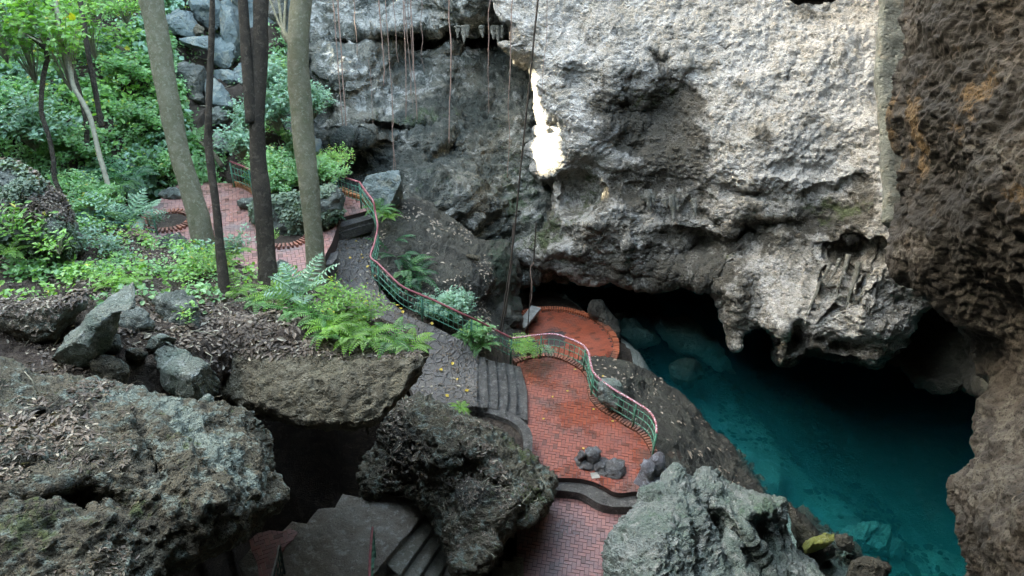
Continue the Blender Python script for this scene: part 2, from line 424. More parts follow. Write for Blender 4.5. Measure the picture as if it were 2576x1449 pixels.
M_bed = rock_mat('lake bed silt and stone', (.22, .24, .21), (.31, .33, .29), (.38, .39, .35), (.08, .095, .08), (.2, .25, .18), s=1.0, pits=.5, bmp=1.5, dark_at=(.56, .72))
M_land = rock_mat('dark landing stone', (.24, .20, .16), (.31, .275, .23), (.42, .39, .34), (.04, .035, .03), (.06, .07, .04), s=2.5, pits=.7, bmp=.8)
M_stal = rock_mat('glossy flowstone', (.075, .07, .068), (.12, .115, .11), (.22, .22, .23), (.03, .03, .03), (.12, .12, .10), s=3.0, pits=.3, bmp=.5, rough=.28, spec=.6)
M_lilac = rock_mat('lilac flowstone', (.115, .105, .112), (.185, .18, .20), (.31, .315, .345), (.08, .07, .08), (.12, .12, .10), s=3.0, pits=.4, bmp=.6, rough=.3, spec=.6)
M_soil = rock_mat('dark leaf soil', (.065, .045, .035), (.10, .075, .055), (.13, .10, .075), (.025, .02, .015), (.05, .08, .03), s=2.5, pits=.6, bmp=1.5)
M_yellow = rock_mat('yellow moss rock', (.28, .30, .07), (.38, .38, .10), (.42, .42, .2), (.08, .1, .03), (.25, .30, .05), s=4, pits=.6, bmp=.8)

def brick_mat(name, a, b, dirt, wet=.3, s=1.):
    m, nt, nn, ln, bs = mat_new(name)
    g = nn.new('ShaderNodeNewGeometry'); r = g.outputs['Random Per Island']; pos = g.outputs['Position']
    col = mixc(nt, r, a, b)
    r2 = mth(nt, 'FRACT', mth(nt, 'MULTIPLY', r, 17.3))
    col = mixc(nt, ramp(nt, r2, .93, .95), col, [k*.45 for k in a])
    n = noise(nt, pos, 1.1*s, 8, .65, dist=.6); n2 = noise(nt, pos, 22, 6, .7)
    col = mixc(nt, mth(nt, 'MULTIPLY', ramp(nt, n, .48, .68), .8), col, dirt)
    col = mixc(nt, mth(nt, 'MULTIPLY', ramp(nt, n2, .5, .75), .35), col, dirt)
    ln.new(col, bs.inputs['Base Color'])
    rg = N_(nt, 'ShaderNodeMapRange'); ln.new(noise(nt, pos, .8, 5, .6), rg.inputs[0])
    rg.inputs[1].default_value = .4; rg.inputs[2].default_value = .6; rg.inputs[3].default_value = wet; rg.inputs[4].default_value = .62
    ln.new(rg.outputs[0], bs.inputs['Roughness'])
    ln.new(bump(nt, n2, .5, .01), bs.inputs['Normal']); bs.inputs['Specular IOR Level'].default_value = .5
    return m
M_brick = brick_mat('wet red brick', (.25, .066, .038), (.185, .05, .033), (.085, .05, .04), .12)
M_brickp = brick_mat('dull pink brick', (.26, .11, .09), (.19, .09, .082), (.11, .085, .085), .25)
M_brickt = brick_mat('orange red brick', (.26, .06, .03), (.21, .05, .026), (.10, .042, .03), .4, 1.4)
M_mort = flat_mat('mortar', (.05, .032, .028), .8, .3, 5)
M_edge = brick_mat('edging brick', (.26, .09, .05), (.19, .08, .055), (.06, .045, .04), .5)
M_edge_bright = brick_mat('orange edging brick', (.46, .13, .06), (.38, .10, .05), (.12, .06, .04), .5)
M_edge_orange = brick_mat('worn orange edging brick', (.50, .24, .10), (.36, .15, .07), (.14, .09, .06), .6)
M_conc = flat_mat('weathered concrete', (.24, .225, .195), .8, .3, 4, bmp=.01, col2=(.1, .1, .085))
M_step = rock_mat('rough mortar step', (.12, .11, .10), (.18, .165, .15), (.27, .25, .225), (.06, .055, .05), (.12, .13, .07), s=3.0, pits=.8, bmp=1.2, rough=.65)
def path_mat():
    m, nt, nn, ln, bs = mat_new('raised joint stone path')
    pos = nn.new('ShaderNodeNewGeometry').outputs['Position']
    w = noise(nt, pos, 3, 4, .6)
    off = nn.new('ShaderNodeVectorMath'); off.operation = 'SCALE'; cmb = nn.new('ShaderNodeCombineXYZ')
    ln.new(w, cmb.inputs[0]); ln.new(noise(nt, pos, 3.3, 4, .6, stretch=(1.1, .9, 1)), cmb.inputs[1]); ln.new(cmb.outputs[0], off.inputs[0]); off.inputs['Scale'].default_value = .22
    ad = nn.new('ShaderNodeVectorMath'); ad.operation = 'ADD'; ln.new(pos, ad.inputs[0]); ln.new(off.outputs[0], ad.inputs[1])
    v = voro(nt, ad.outputs[0], 4.4, 'DISTANCE_TO_EDGE'); rid = mth(nt, 'MULTIPLY', ramp(nt, v.outputs['Distance'], .13, .03), ramp(nt, noise(nt, pos, 1.7, 5, .7), .3, .6))
    vc = voro(nt, ad.outputs[0], 4.4)
    big = noise(nt, pos, .7, 6, .6); sm = noise(nt, pos, 18, 8, .75)
    col = mixc(nt, ramp(nt, big, .35, .65), (.10, .085, .072), (.155, .135, .115))
    col = mixc(nt, mth(nt, 'MULTIPLY', ramp(nt, vc.outputs['Color'], .2, .9), .5), col, (.125, .12, .115))
    col = mixc(nt, mth(nt, 'MULTIPLY', rid, .7), col, (.21, .185, .17))
    col = mixc(nt, ramp(nt, sm, .55, .8), col, (.06, .05, .045))
    ln.new(col, bs.inputs['Base Color']); bs.inputs['Roughness'].default_value = .45; bs.inputs['Specular IOR Level'].default_value = .5
    h = mth(nt, 'ADD', mth(nt, 'MULTIPLY', rid, 1.0), mth(nt, 'MULTIPLY', sm, .7))
    ln.new(bump(nt, h, 1.0, .09), bs.inputs['Normal'])
    return m
M_path = path_mat()
M_rail = flat_mat('faded pink red paint', (.25, .075, .08), .45, .25, 9, col2=(.50, .33, .36), at=(.6, .68))
M_metal = flat_mat('green painted iron', (.09, .24, .16), .5, .3, 12, col2=(.16, .27, .22), at=(.6, .7))
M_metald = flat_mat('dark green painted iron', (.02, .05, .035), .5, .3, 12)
M_bark = rock_mat('olive bark', (.20, .19, .115), (.27, .25, .17), (.34, .32, .23), (.12, .145, .07), (.09, .13, .04), s=5, pits=.6, bmp=.5, rough=.9, dark_at=(.5, .7), pit_scale=8)
M_barkd = rock_mat('dark brown bark', (.05, .04, .028), (.08, .063, .045), (.12, .10, .075), (.02, .018, .012), (.05, .06, .03), s=4, pits=.7, bmp=.9, rough=.9)
M_root = flat_mat('brown aerial root', (.17, .11, .085), .9, .3, 20)
M_rope = flat_mat('dark hanging liana', (.06, .045, .035), .9, .3, 20)
M_twig = flat_mat('pale twig', (.27, .25, .18), .9, .25, 10)
L_ivy = leaf_mat('ivy green', (.19, .39, .16), (.39, .59, .31), (.35, .33, .05), .012)
L_shrub = leaf_mat('blue green shrub leaf', (.20, .36, .24), (.38, .54, .42), trans=.3)
L_bright = leaf_mat('fresh leaf', (.22, .44, .10), (.34, .54, .17), (.5, .45, .05), .03)
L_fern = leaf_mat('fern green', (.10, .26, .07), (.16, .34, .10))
L_fernb = leaf_mat('yellowish fern green', (.17, .36, .05), (.24, .42, .07))  # yellower fern tint
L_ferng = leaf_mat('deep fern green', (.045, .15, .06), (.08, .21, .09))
L_cycad = leaf_mat('silvery palm green', (.16, .30, .17), (.28, .42, .30), rough=.3, trans=.2)
L_litter = leaf_mat('dry leaf litter', (.085, .058, .04), (.24, .18, .13), (.33, .28, .21), .10, rough=.6, trans=.1)
L_pale = leaf_mat('pale dry leaf', (.33, .26, .20), (.48, .38, .28), rough=.6, trans=.1)
L_yellow = leaf_mat('yellow fallen leaf', (.60, .45, .06), (.62, .36, .05), rough=.5, trans=.2)
L_karst = leaf_mat('grey green creeping leaf', (.12, .17, .11), (.24, .30, .20), rough=.6, trans=.2)
def water_mats():
    m = bpy.data.materials.new('clear lake water'); m.use_nodes = True; nt = m.node_tree; nn = nt.nodes; ln = nt.links
    nn.remove(nn['Principled BSDF']); out = nn['Material Output']
    tr = nn.new('ShaderNodeBsdfTransparent'); gl = nn.new('ShaderNodeBsdfGlossy'); gl.inputs['Roughness'].default_value = .02
    fr = nn.new('ShaderNodeFresnel'); fr.inputs[0].default_value = 1.33
    pos = nn.new('ShaderNodeNewGeometry').outputs['Position']
    b = bump(nt, noise(nt, pos, 1.2, 3, .5), .12, .05); ln.new(b, gl.inputs['Normal']); ln.new(b, fr.inputs['Normal'])
    mx = nn.new('ShaderNodeMixShader'); ln.new(fr.outputs[0], mx.inputs[0]); ln.new(tr.outputs[0], mx.inputs[1]); ln.new(gl.outputs[0], mx.inputs[2])
    ln.new(mx.outputs[0], out.inputs['Surface'])
    ab = nn.new('ShaderNodeVolumeAbsorption'); ab.inputs['Color'].default_value = (.0, .74, .765, 1); ab.inputs['Density'].default_value = .48
    vs = nn.new('ShaderNodeVolumeScatter'); vs.inputs['Color'].default_value = (.05, .75, .85, 1); vs.inputs['Density'].default_value = .028
    av = nn.new('ShaderNodeAddShader'); ln.new(ab.outputs[0], av.inputs[0]); ln.new(vs.outputs[0], av.inputs[1]); ln.new(av.outputs[0], out.inputs['Volume'])
    return m
M_water = water_mats()

M_drip = rock_mat('greenish dripstone', (.15, .15, .12), (.22, .21, .18), (.31, .30, .27), (.07, .08, .06), (.10, .15, .06), s=1.6, dark_at=(.5, .65), pits=.5, bmp=1.5)

M_railw = flat_mat('flaking pink paint', (.27, .08, .09), .45, .25, 9, col2=(.55, .42, .44), at=(.5, .58))

M_brickup = brick_mat('wet pink plaza brick', (.31, .15, .12), (.25, .13, .115), (.17, .135, .125), .15)
M_stepl = rock_mat('worn pale step', (.27, .25, .20), (.37, .34, .28), (.48, .45, .39), (.12, .11, .09), (.12, .13, .07), s=3.0, pits=.8, bmp=1.2, rough=.65)

M_sunk = rock_mat('pale sunken rock', (.40, .42, .36), (.50, .52, .46), (.56, .57, .5), (.15, .17, .14), (.2, .25, .18), s=1.3, pits=.5, bmp=1.5)  # pale rock, colour lightened further to make up for weak light there

# ================================================================ the cave and its walls
def shell():
    HOLE = [(-30, -3), (-16, -2), (-9, 2), (-5, 7), (0, 10.5), (6, 14), (9, 20), (9, 25), (-3, 36), (-14, 40), (-26, 40), (-33, 32), (-34, 18)]  # unseen sky opening, outline shaped to steer the skylight
    SUN_SLIT = [(-40.0, 40.4), (-39.2, 38.7), (-42, 38.4), (-45.5, 39.0), (-46.8, 39.8), (-48, 40.5), (-47, 41.1), (-44.2, 40.9), (-42.5, 40.3)]  # added slit that lets one sun beam reach the cliff edge
    out = [(-70, -30), (50, -30), (50, 75), (-70, 75)]
    x, y = np.meshgrid(np.r_[np.arange(-70, -51, 1.), np.arange(-51, -38, .1), np.arange(-38, 50.1, 1.)], np.r_[np.arange(-30, 37, 1.), np.arange(37, 43, .1), np.arange(43, 75.1, 1.)]); ny, nx = x.shape
    V = np.stack([x.ravel(), y.ravel(), np.full(x.size, 25.)], 1)
    V[:, 2] += 1.2*fbm(V*.15, 3, 4)*np.clip((np.hypot(V[:, 0]+44, V[:, 1]-40)-8)/6, 0, 1)
    F = []
    c = np.stack([((x[:-1, :-1]+x[1:, 1:])/2).ravel(), ((y[:-1, :-1]+y[1:, 1:])/2).ravel()], 1)
    wob = c+1.1*np.stack([vnoise(np.c_[c*.4, c[:, 0]*0], 3), vnoise(np.c_[c*.4, c[:, 0]*0+9], 5)], 1)
    cg = c+.22*np.stack([fbm(np.c_[c*1.6, c[:, 0]*0], 2, 13), fbm(np.c_[c*1.6, c[:, 0]*0+9], 2, 15)], 1)
    keep = ~(inpoly(wob, HOLE) | inpoly(cg, SUN_SLIT))
    idx = np.arange(V.shape[0]).reshape(ny, nx)
    q = np.stack([idx[:-1, :-1].ravel(), idx[1:, :-1].ravel(), idx[1:, 1:].ravel(), idx[:-1, 1:].ravel()], 1)[keep]
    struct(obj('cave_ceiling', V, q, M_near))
    # unseen rim added around the opening to block the low sun
    Hh = resample(HOLE, 1.5, .15, 3); Hh = Hh+(Hh-Hh.mean(0))*.05; n = len(Hh); hz = (23.5, 29, 35, 41)
    V = np.array([(p[0], p[1], z if p[0] < -20 else 23.5+(z-23.5)*.3) for p in Hh for z in hz]); V += .5*np.stack([fbm(V*.4, 3, s) for s in (1, 2, 3)], 1)
    F = [(4*k+j, 4*((k+1) % n)+j, 4*((k+1) % n)+j+1, 4*k+j+1) for k in range(n) for j in range(3)]
    struct(obj('sun_block_rim', V, F, M_back))
    # unseen ring of rock walls, added to shut out horizon light
    n = 120; V = []; 
    for k in range(n):
        a = 2*math.pi*k/n
        for z in (-12, 0, 8, 16, 28):
            V.append((-10+58*math.cos(a), 22+50*math.sin(a), z))
    V = np.array(V); V += 1.5*np.stack([fbm(V*.12, 3, s) for s in (1, 2, 3)], 1)*np.array([1, 1, .1])
    F = [(5*k+j, 5*((k+1) % n)+j, 5*((k+1) % n)+j+1, 5*k+j+1) for k in range(n) for j in range(4)]
    struct(obj('light_block_wall', V, F, M_back))
shell()

def ground():
    pts = []
    def g(u, v, z): q = P(u, v, z); pts.append((q[0], q[1], z))
    for u, v in ((460, 465), (580, 460), (330, 590), (700, 680), (640, 560), (850, 510), (440, 560)): g(u, v, 6.1)
    for u, v, z in ((903, 560, 5.7), (938, 650, 5.2), (940, 715, 4.8), (1025, 797, 4.4), (1162, 860, 3.8), (1200, 890, 3.3), (1190, 1020, 3.2), (1040, 990, 3.4),
                    (900, 860, 4.4), (800, 700, 5.4), (1000, 600, 5.0), (1150, 740, 3.6), (1240, 830, 2.3)): g(u, v, z)
    for u, v in ((1330, 950), (1470, 1000), (1350, 1100), (1600, 1130), (1420, 1190), (1560, 1210)): g(u, v, 2.35)
    for u, v in ((1450, 1400), (1360, 1300)): g(u, v, 1.9)
    for u, v in ((1300, 840), (1400, 780), (1400, 860), (1500, 880)): g(u, v, .5)
    for u, v, z in ((900, 1200, -5), (985, 1060, -8), (1015, 1010, -7), (960, 1150, -8), (760, 1200, -9), (940, 1000, -8), (860, 1000, -9), (820, 1290, -2), (700, 1150, -5), (800, 1100, -6), (900, 1100, -6), (620, 1250, -4), (1000, 1100, -3), (650, 1400, 1.8), (1000, 1350, 1.8), (300, 1000, 2)): g(u, v, z)
    # lake bed
    for u, v, z in ((1320, 700, -4), (1400, 730, -5), (1480, 750, -3.4), (1600, 790, -3.6), (1640, 860, -3.4), (1700, 930, -3.2), (1760, 1000, -3.0), (1560, 860, -2.0),
                    (1850, 960, -5.5), (1750, 830, -6), (1850, 1100, -2.8), (1940, 1200, -2.6), (2000, 1280, -3.6), (2100, 1200, -4.6), (2000, 1050, -4.6), (2100, 1100, -5), (2400, 1300, -4.5), (2200, 1000, -6),
                    (2300, 1200, -5), (2150, 1400, -3.0), (2250, 1440, -3.4), (2330, 1370, -4.5), (2400, 1430, -3.2), (2000, 1420, -.1), (2060, 1380, -.3), (1700, 1080, -.5), (1800, 1150, -.4),
                    (1950, 1330, -.4), (2450, 1100, -6), (1600, 700, -7), (2000, 800, -11)): g(u, v, z)
    pts += [(-30, 20, 7), (-30, 40, 12), (-15, 38, 10), (-10, 50, 12), (8, 45, -6), (20, 40, -9), (30, 20, -9), (20, 5, -6), (5, 6, 0), (-10, 5, 2), (-20, 8, 5), (0, -10, 0), (-8, 33, 8.4), (0, 36, -3), (-14, 30, 8)]
    pts = np.array(pts)
    xs = np.r_[np.arange(-68, -14, 1.5), np.arange(-14, 20, .16), np.arange(20, 50, 1.5)]; ys = np.r_[np.arange(-28, 8, 1.5), np.arange(8, 36, .16), np.arange(36, 74, 1.5)]
    x, y = np.meshgrid(xs, ys)
    q = np.stack([x.ravel(), y.ravel()], 1); sc = 25.
    z = np.zeros(len(q))
    for s0 in range(0, len(q), 20000):           # inverse-distance blend of the measured heights
        d2 = ((q[s0:s0+20000, None]-pts[None, :, :2])**2).sum(2)+.05; w = d2**-2.; z[s0:s0+20000] = (w@pts[:, 2])/w.sum(1)
    z = np.clip(z, -13, 14)
    z = np.where(inpoly(q, [(-9, 8.5), (-2.2, 10), (-1.3, 12), (-1.2, 14.6), (-2.0, 16.4), (-3.5, 17), (-8, 16.5)]), -6., z)   # the black hollow
    wet = (z < .2) & ((q[:, 0] > -1.2) | (q[:, 1] > 24))
    V = np.c_[q, z]; V[:, 2] += np.where(wet, .10*ridged(V*np.array([.9, .9, 0])+3, 3, 8)+.06*fbm(V*np.array([3, 3, 0]), 3, 9), .03*fbm(V*np.array([2, 2, 0]), 2, 9))
    ny, nx = x.shape; idx = np.arange(len(V)).reshape(ny, nx)
    F = np.stack([idx[:-1, :-1].ravel(), idx[:-1, 1:].ravel(), idx[1:, 1:].ravel(), idx[1:, :-1].ravel()], 1)
    c = V[F].mean(1); wetf = (c[:, 2] < .35) & ((c[:, 0] > -1.2) | (c[:, 1] > 24))
    def sub(F):
        used = np.unique(F); mp = np.full(len(V), -1); mp[used] = np.arange(len(used)); return V[used], mp[F]
    a, b = sub(F[wetf]); struct(obj('lake_bed', a, b, M_bed))
    a, b = sub(F[~wetf]); struct(obj('ground', a, b, M_soil))
ground()
wb = MB().box((19, 28, -7.5), (20.5, 0, 0), (0, 26, 0), (0, 0, 7.5)).build('lake_water', M_water, None, False); struct(wb)

# hillside (upper left) as one continuous slope
HILL = [(-260, -150), (100, -170), (460, -170), (640, -60), (700, 150), (690, 330), (690, 430), (600, 462), (480, 475), (380, 490), (250, 520), (100, 560), (-260, 600)]
hill_ctrl = [(-200, 560, 22.5), (100, 520, 23.5), (300, 500, 24.6), (460, 470, 26), (600, 455, 26.6), (690, 430, 26.8), (300, 300, 26.8), (100, 300, 25.8), (-200, 300, 24.5), (500, 300, 28.3),
             (650, 250, 29.5), (300, 100, 29.3), (100, 50, 28.8), (-200, 50, 27), (450, 0, 31), (600, 0, 32), (300, -170, 32), (-200, -170, 29), (520, -150, 33)]
hl = rock('hillside', HILL, hill_ctrl, M_soil, step=14, sub=2, thick=.3, E=20, back=2.5, amp=(.55, .22, .08), sc=(.45, 1.1, 3.5), keep='hill', seed=11)
hl['kind'] = 'structure'

# back cliff
BACK = [(600, -260), (1700, -260), (1700, 560), (1560, 640), (1420, 700), (1310, 700), (1290, 640), (1200, 640), (1100, 620), (980, 600), (900, 520), (860, 470), (800, 440), (690, 430), (640, 300), (610, 100)]
back_ctrl = [(620, -200, 33.5), (700, 100, 32), (800, 0, 32), (1000, 0, 31.3), (1200, 0, 30), (1000, 80, 31.4), (1000, 110, 32), (850, 110, 31), (1200, 80, 31.6), (1240, 150, 32.5), (1000, 250, 31.2), (850, 200, 30.4), (840, 300, 30.4),
             (1000, 300, 30.0), (850, 320, 29.4), (1100, 400, 29.0), (900, 420, 28.8), (1200, 350, 31), (1280, 300, 31), (1300, 450, 30.4), (1150, 520, 27.6), (1050, 500, 26.8), (980, 560, 26), (1200, 580, 29),
             (1300, 620, 30.3), (1380, 600, 30.5), (1500, 600, 32), (1600, 200, 33), (1600, 500, 33), (720, 380, 28.6), (900, -200, 29.5), (1400, -200, 31)]
back_d = [(1010, 100, 170, 14, 1.3), (1160, 92, 110, 12, 1.2), (870, 98, 60, 10, .6), (985, 318, 160, 10, .9), (830, 330, 40, 14, .9), (1110, 200, 28, 60, -.5), (900, 210, 70, 80, -.7), (1240, 240, 16, 30, .5), (1100, 320, 60, 40, -.5),
          (890, 340, 80, 10, -.7), (1120, 400, 110, 30, .5), (1210, 110, 50, 30, .9), (1200, 420, 60, 30, .3), (1110, 70, 60, 16, -.5), (780, 380, 30, 60, .8), (1185, 540, 20, 60, -.5, -25), (745, 180, 40, 100, .7)]
rock('back_cliff', BACK, back_ctrl, M_back, step=14, sub=2, thick=.5, E=26, back=4, amp=(.38, .16, .10), sc=(.5, .9, 3.1), style='karst', dents=back_d, seed=23, pale=[(1040, 40, 190, 45, 1.0), (800, 40, 50, 40, .7), (1180, 130, 60, 60, .5), (900, 210, 80, 80, .6), (1000, 250, 60, 30, .5), (1190, 560, 20, 50, .8, -20), (1330, 400, 70, 160, .45), (1080, 180, 30, 60, .5)], keep='back', strata=.12,
     stain=[(1150, 300, 120, 60, .6), (1000, 420, 120, 60, .7), (1250, 420, 100, 60, .4), (850, 360, 60, 60, .6), (1180, 80, 120, 26, .9), (900, 470, 120, 60, .4), (760, 250, 50, 200, .3), (900, 200, 60, 70, -.6), (1010, 60, 120, 30, -.5), (960, 250, 60, 40, -.3)],
     moss=[(1020, 300, 140, 14, .6), (1310, 480, 60, 110, .6), (1380, 600, 60, 40, .5), (1100, 480, 120, 60, .25)])['kind'] = 'structure'

# small stone draperies hanging under the ledge of the back cliff
# pale cliff (big hanging buttress)
PILL = [(1243, -260), (1240, 0), (1243, 30), (1252, 62), (1276, 70), (1279, 96), (1255, 108), (1262, 130), (1283, 145), (1300, 168), (1322, 180), (1330, 220), (1345, 255), (1350, 300), (1358, 340), (1350, 372), (1348, 410), (1345, 430), (1355, 455),
        (1368, 466), (1386, 452), (1398, 480), (1392, 520), (1370, 560), (1330, 600), (1300, 625), (1303, 648), (1330, 668), (1370, 672), (1400, 668), (1432, 686), (1462, 706), (1500, 716), (1540, 712), (1580, 716), (1630, 708), (1690, 714), (1745, 700), (1780, 712),
        (1815, 745), (1832, 775), (1822, 800), (1824, 850), (1830, 868), (1845, 884), (1858, 878), (1864, 850), (1872, 838), (1890, 818), (1918, 815), (1950, 835), (1962, 858), (1952, 890), (1965, 915), (1990, 912), (2000, 898), (2030, 880), (2090, 892), (2150, 902), (2200, 922),
        (2235, 902), (2262, 880), (2290, 850), (2310, 815), (2352, 765), (2420, 760), (2520, 400), (2560, 100), (2560, -260)]
pill_ctrl = [(1300, -200, 27.8), (1260, 0, 27.8), (1400, 0, 27.2), (1700, 0, 26.4), (2000, 0, 25.4), (2230, 0, 24.6), (2500, 0, 23), (1300, 120, 27.8), (1348, 300, 29.5), (1336, 220, 29.0), (1362, 400, 29.6), (1402, 300, 27.8), (1378, 210, 27.6), (1408, 400, 28.0), (1430, 200, 27.0), (1500, 120, 26.6), (1460, 300, 27.0), (1365, 450, 28.8), (1460, 420, 27.6),
             (1500, 480, 27.4), (1600, 440, 27.0), (1430, 480, 28.3), (1400, 560, 28.4), (1320, 630, 29.6), (1440, 640, 28.5), (1540, 690, 28.2), (1520, 580, 27.5), (1650, 560, 26.9), (1700, 690, 27.6), (1800, 700, 26.9), (1850, 620, 26.4), (1850, 780, 27), (1845, 870, 26.9),
             (1700, 250, 26.3), (1700, 400, 26.6), (1900, 300, 25.2), (1900, 500, 25.5), (2100, 300, 24.4), (2200, 500, 24), (2100, 560, 24.9), (2000, 650, 25.5), (1960, 800, 25.2), (1970, 900, 25.2), (2100, 700, 24), (2200, 700, 23.3), (2100, 850, 24.4), (2230, 880, 24.3), (2330, 760, 24.2),
             (2400, 500, 23)]
pill_d = [(1668, 150, 26, 15, 1.3, 15), (1650, 166, 16, 9, .7), (1820, 128, 10, 12, .7), (1700, 60, 10, 60, .4, 10), (1640, 300, 110, 60, .8, 25), (1700, 230, 70, 50, .6), (1560, 360, 60, 30, .5), (1600, 480, 120, 40, .5), (1720, 520, 90, 30, .7), (1430, 480, 60, 22, .8), (1900, 590, 40, 30, 1.2), (1930, 560, 50, 18, 1.0),
          (1780, 640, 90, 40, .9), (1760, 620, 60, 26, .8), (2140, 630, 60, 20, 1.1), (2120, 700, 12, 70, .5, 20), (2170, 690, 12, 70, .5, 20), (2060, 720, 10, 60, .4, 15), (1920, 760, 14, 60, .5), (2010, 860, 26, 34, 1.2), (2120, 880, 60, 22, .9), (1850, 740, 26, 60, -.8), (1960, 840, 26, 60, -.6),
          (2200, 800, 70, 60, -.5), (1850, 380, 160, 60, -.4), (1960, 455, 120, 26, -.3, 6), (2120, 470, 60, 14, .3, -8), (1420, 150, 60, 40, -.5), (1540, 200, 60, 60, -.4), (2010, 130, 8, 60, .3, 25), (1370, 300, 14, 110, -.3, -8), (1485, 560, 60, 50, -.4), (1420, 630, 60, 20, -.4),
          (1610, 690, 40, 14, .6), (1570, 640, 12, 60, -.4, 15), (2270, 860, 10, 70, .6, 40), (1870, 492, 60, 12, .4, 10), (1690, 512, 66, 24, -.4), (1780, 555, 40, 14, .6)]
rock('pale_cliff', PILL, pill_ctrl, M_white, step=13, sub=2, thick=.9, E=34, back=4.5, amp=(.42, .06, .05), sc=(.4, 1.5, 5.5), style='karst', dents=pill_d, seed=31, pale=[(1950, 180, 260, 150, .6), (2000, 440, 190, 80, .9), (1360, 330, 50, 130, 1.2), (1420, 140, 120, 70, .5), (2060, 600, 40, 80, .6), (1950, 740, 40, 80, .7), (2160, 800, 80, 80, .6), (1480, 330, 60, 60, .6), (2150, 250, 80, 200, .4), (1300, 30, 60, 60, .5)], keep='pill', strata=.06, jag=1.2,  # pale blob at the left edge paints the sunlit strip lighter
     stain=[(1665, 152, 34, 26, 1.2), (1650, 330, 130, 100, 1.25, 25), (1740, 250, 70, 50, .6), (1480, 80, 40, 60, .3), (1600, 500, 190, 50, .35), (1460, 600, 120, 80, .25), (1700, 630, 160, 50, .4), (1930, 350, 40, 40, .75), (1900, 580, 110, 50, .6), (2080, 540, 90, 40, 1.0), (2170, 480, 50, 80, .8),
            (1560, 690, 160, 40, .35), (1840, 830, 40, 70, .45), (2010, 880, 120, 30, .7), (2120, 640, 80, 40, .6), (1760, 700, 110, 36, .5), (2180, 880, 80, 40, .4), (1350, 560, 60, 60, .5), (1500, 250, 40, 80, .3), (2040, 60, 30, 80, .3), (1900, 150, 300, 60, -.2), (2050, 350, 120, 120, -.3), (1420, 250, 60, 100, -.3)],  # darker patches: stains, undersides and the inside of the hole
     moss=[(1640, 230, 60, 40, .5), (1470, 500, 40, 60, .5), (2100, 530, 80, 30, .7), (1340, 600, 60, 60, .5), (2130, 720, 60, 90, .35), (1830, 650, 80, 40, .3), (1380, 560, 60, 50, .4)])['kind'] = 'structure'

# dark near wall on the right, with a smooth flowstone strip behind its edge
STRIP = [(2205, -250), (2205, 20), (2200, 95), (2193, 180), (2205, 240), (2214, 330), (2216, 430), (2220, 560), (2245, 578), (2330, 620), (2400, 400), (2400, -250)]
rock('flowstone_wall', STRIP, 13.0, M_strip, step=12, sub=1, thick=.5, E=30, back=2, amp=(.08, .02, .01), sc=(.4, 1.5, 5), seed=41)['kind'] = 'structure'
NEAR = [(2274, -300), (2274, 0), (2264, 50), (2268, 90), (2258, 150), (2255, 200), (2268, 235), (2258, 300), (2262, 360), (2275, 400), (2268, 470), (2272, 540), (2250, 580), (2240, 620), (2235, 645), (2262, 680), (2310, 705), (2350, 745), (2390, 800), (2420, 830), (2450, 860), (2470, 900),
        (2462, 940), (2478, 960), (2482, 1000), (2484, 1050), (2470, 1080), (2455, 1110), (2470, 1140), (2450, 1180), (2420, 1195), (2400, 1220), (2392, 1270), (2400, 1300), (2400, 1350), (2425, 1400), (2432, 1449), (2440, 1700), (3100, 1700), (3100, -300)]
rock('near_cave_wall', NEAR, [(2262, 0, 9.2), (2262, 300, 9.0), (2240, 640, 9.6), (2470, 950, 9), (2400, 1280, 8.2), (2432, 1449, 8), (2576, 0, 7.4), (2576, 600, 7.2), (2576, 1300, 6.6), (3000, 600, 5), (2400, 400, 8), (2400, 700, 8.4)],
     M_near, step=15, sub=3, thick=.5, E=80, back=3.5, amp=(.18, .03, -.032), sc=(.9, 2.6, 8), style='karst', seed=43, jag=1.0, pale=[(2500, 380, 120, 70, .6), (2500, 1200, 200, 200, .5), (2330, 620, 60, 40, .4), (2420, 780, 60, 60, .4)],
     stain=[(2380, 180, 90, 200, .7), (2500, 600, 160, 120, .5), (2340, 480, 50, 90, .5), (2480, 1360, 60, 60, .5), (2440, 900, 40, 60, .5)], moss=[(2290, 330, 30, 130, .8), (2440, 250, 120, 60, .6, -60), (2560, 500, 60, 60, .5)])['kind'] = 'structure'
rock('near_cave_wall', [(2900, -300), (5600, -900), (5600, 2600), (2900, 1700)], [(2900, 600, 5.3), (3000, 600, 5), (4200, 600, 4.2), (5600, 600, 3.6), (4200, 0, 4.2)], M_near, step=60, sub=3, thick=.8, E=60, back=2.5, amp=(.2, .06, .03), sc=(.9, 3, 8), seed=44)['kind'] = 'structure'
# dark rock behind the water, under and beyond the pale cliff
rock('far_cave_wall', [(1000, 300), (3200, 300), (3200, 880), (2700, 840), (2300, 800), (1900, 700), (1500, 640), (1250, 620), (1000, 640)], [(1000, 500, 40), (1500, 500, 41), (2000, 700, 40), (2700, 600, 34), (3100, 500, 30)], M_slope, step=30, sub=1, thick=.8, E=40, back=2,
     amp=(.8, .3, .1), sc=(.3, .8, 2), seed=47)['kind'] = 'structure'
rock('dark_ledge', [(2230, 760), (2352, 740), (2440, 800), (2520, 860), (2540, 1000), (2480, 985), (2420, 980), (2350, 985), (2310, 970), (2270, 930), (2235, 900)], [(2300, 800, 29.5), (2480, 900, 25), (2400, 980, 26), (2260, 900, 28)], M_slope, step=12, sub=2, thick=.8, E=30, back=2,
     amp=(.3, .12, .05), sc=(.6, 1.5, 4), seed=48)['kind'] = 'structure'
rock('ceiling_rim', [(1960, -60), (1990, -10), (2003, 4), (2030, 10), (2062, 11), (2078, 3), (2100, -2), (2130, -60)], 7.0, M_near, step=8, sub=2, thick=.15, E=16, back=2, amp=(.03, .02, .01), sc=(2, 5, 9), seed=49)['kind'] = 'structure'

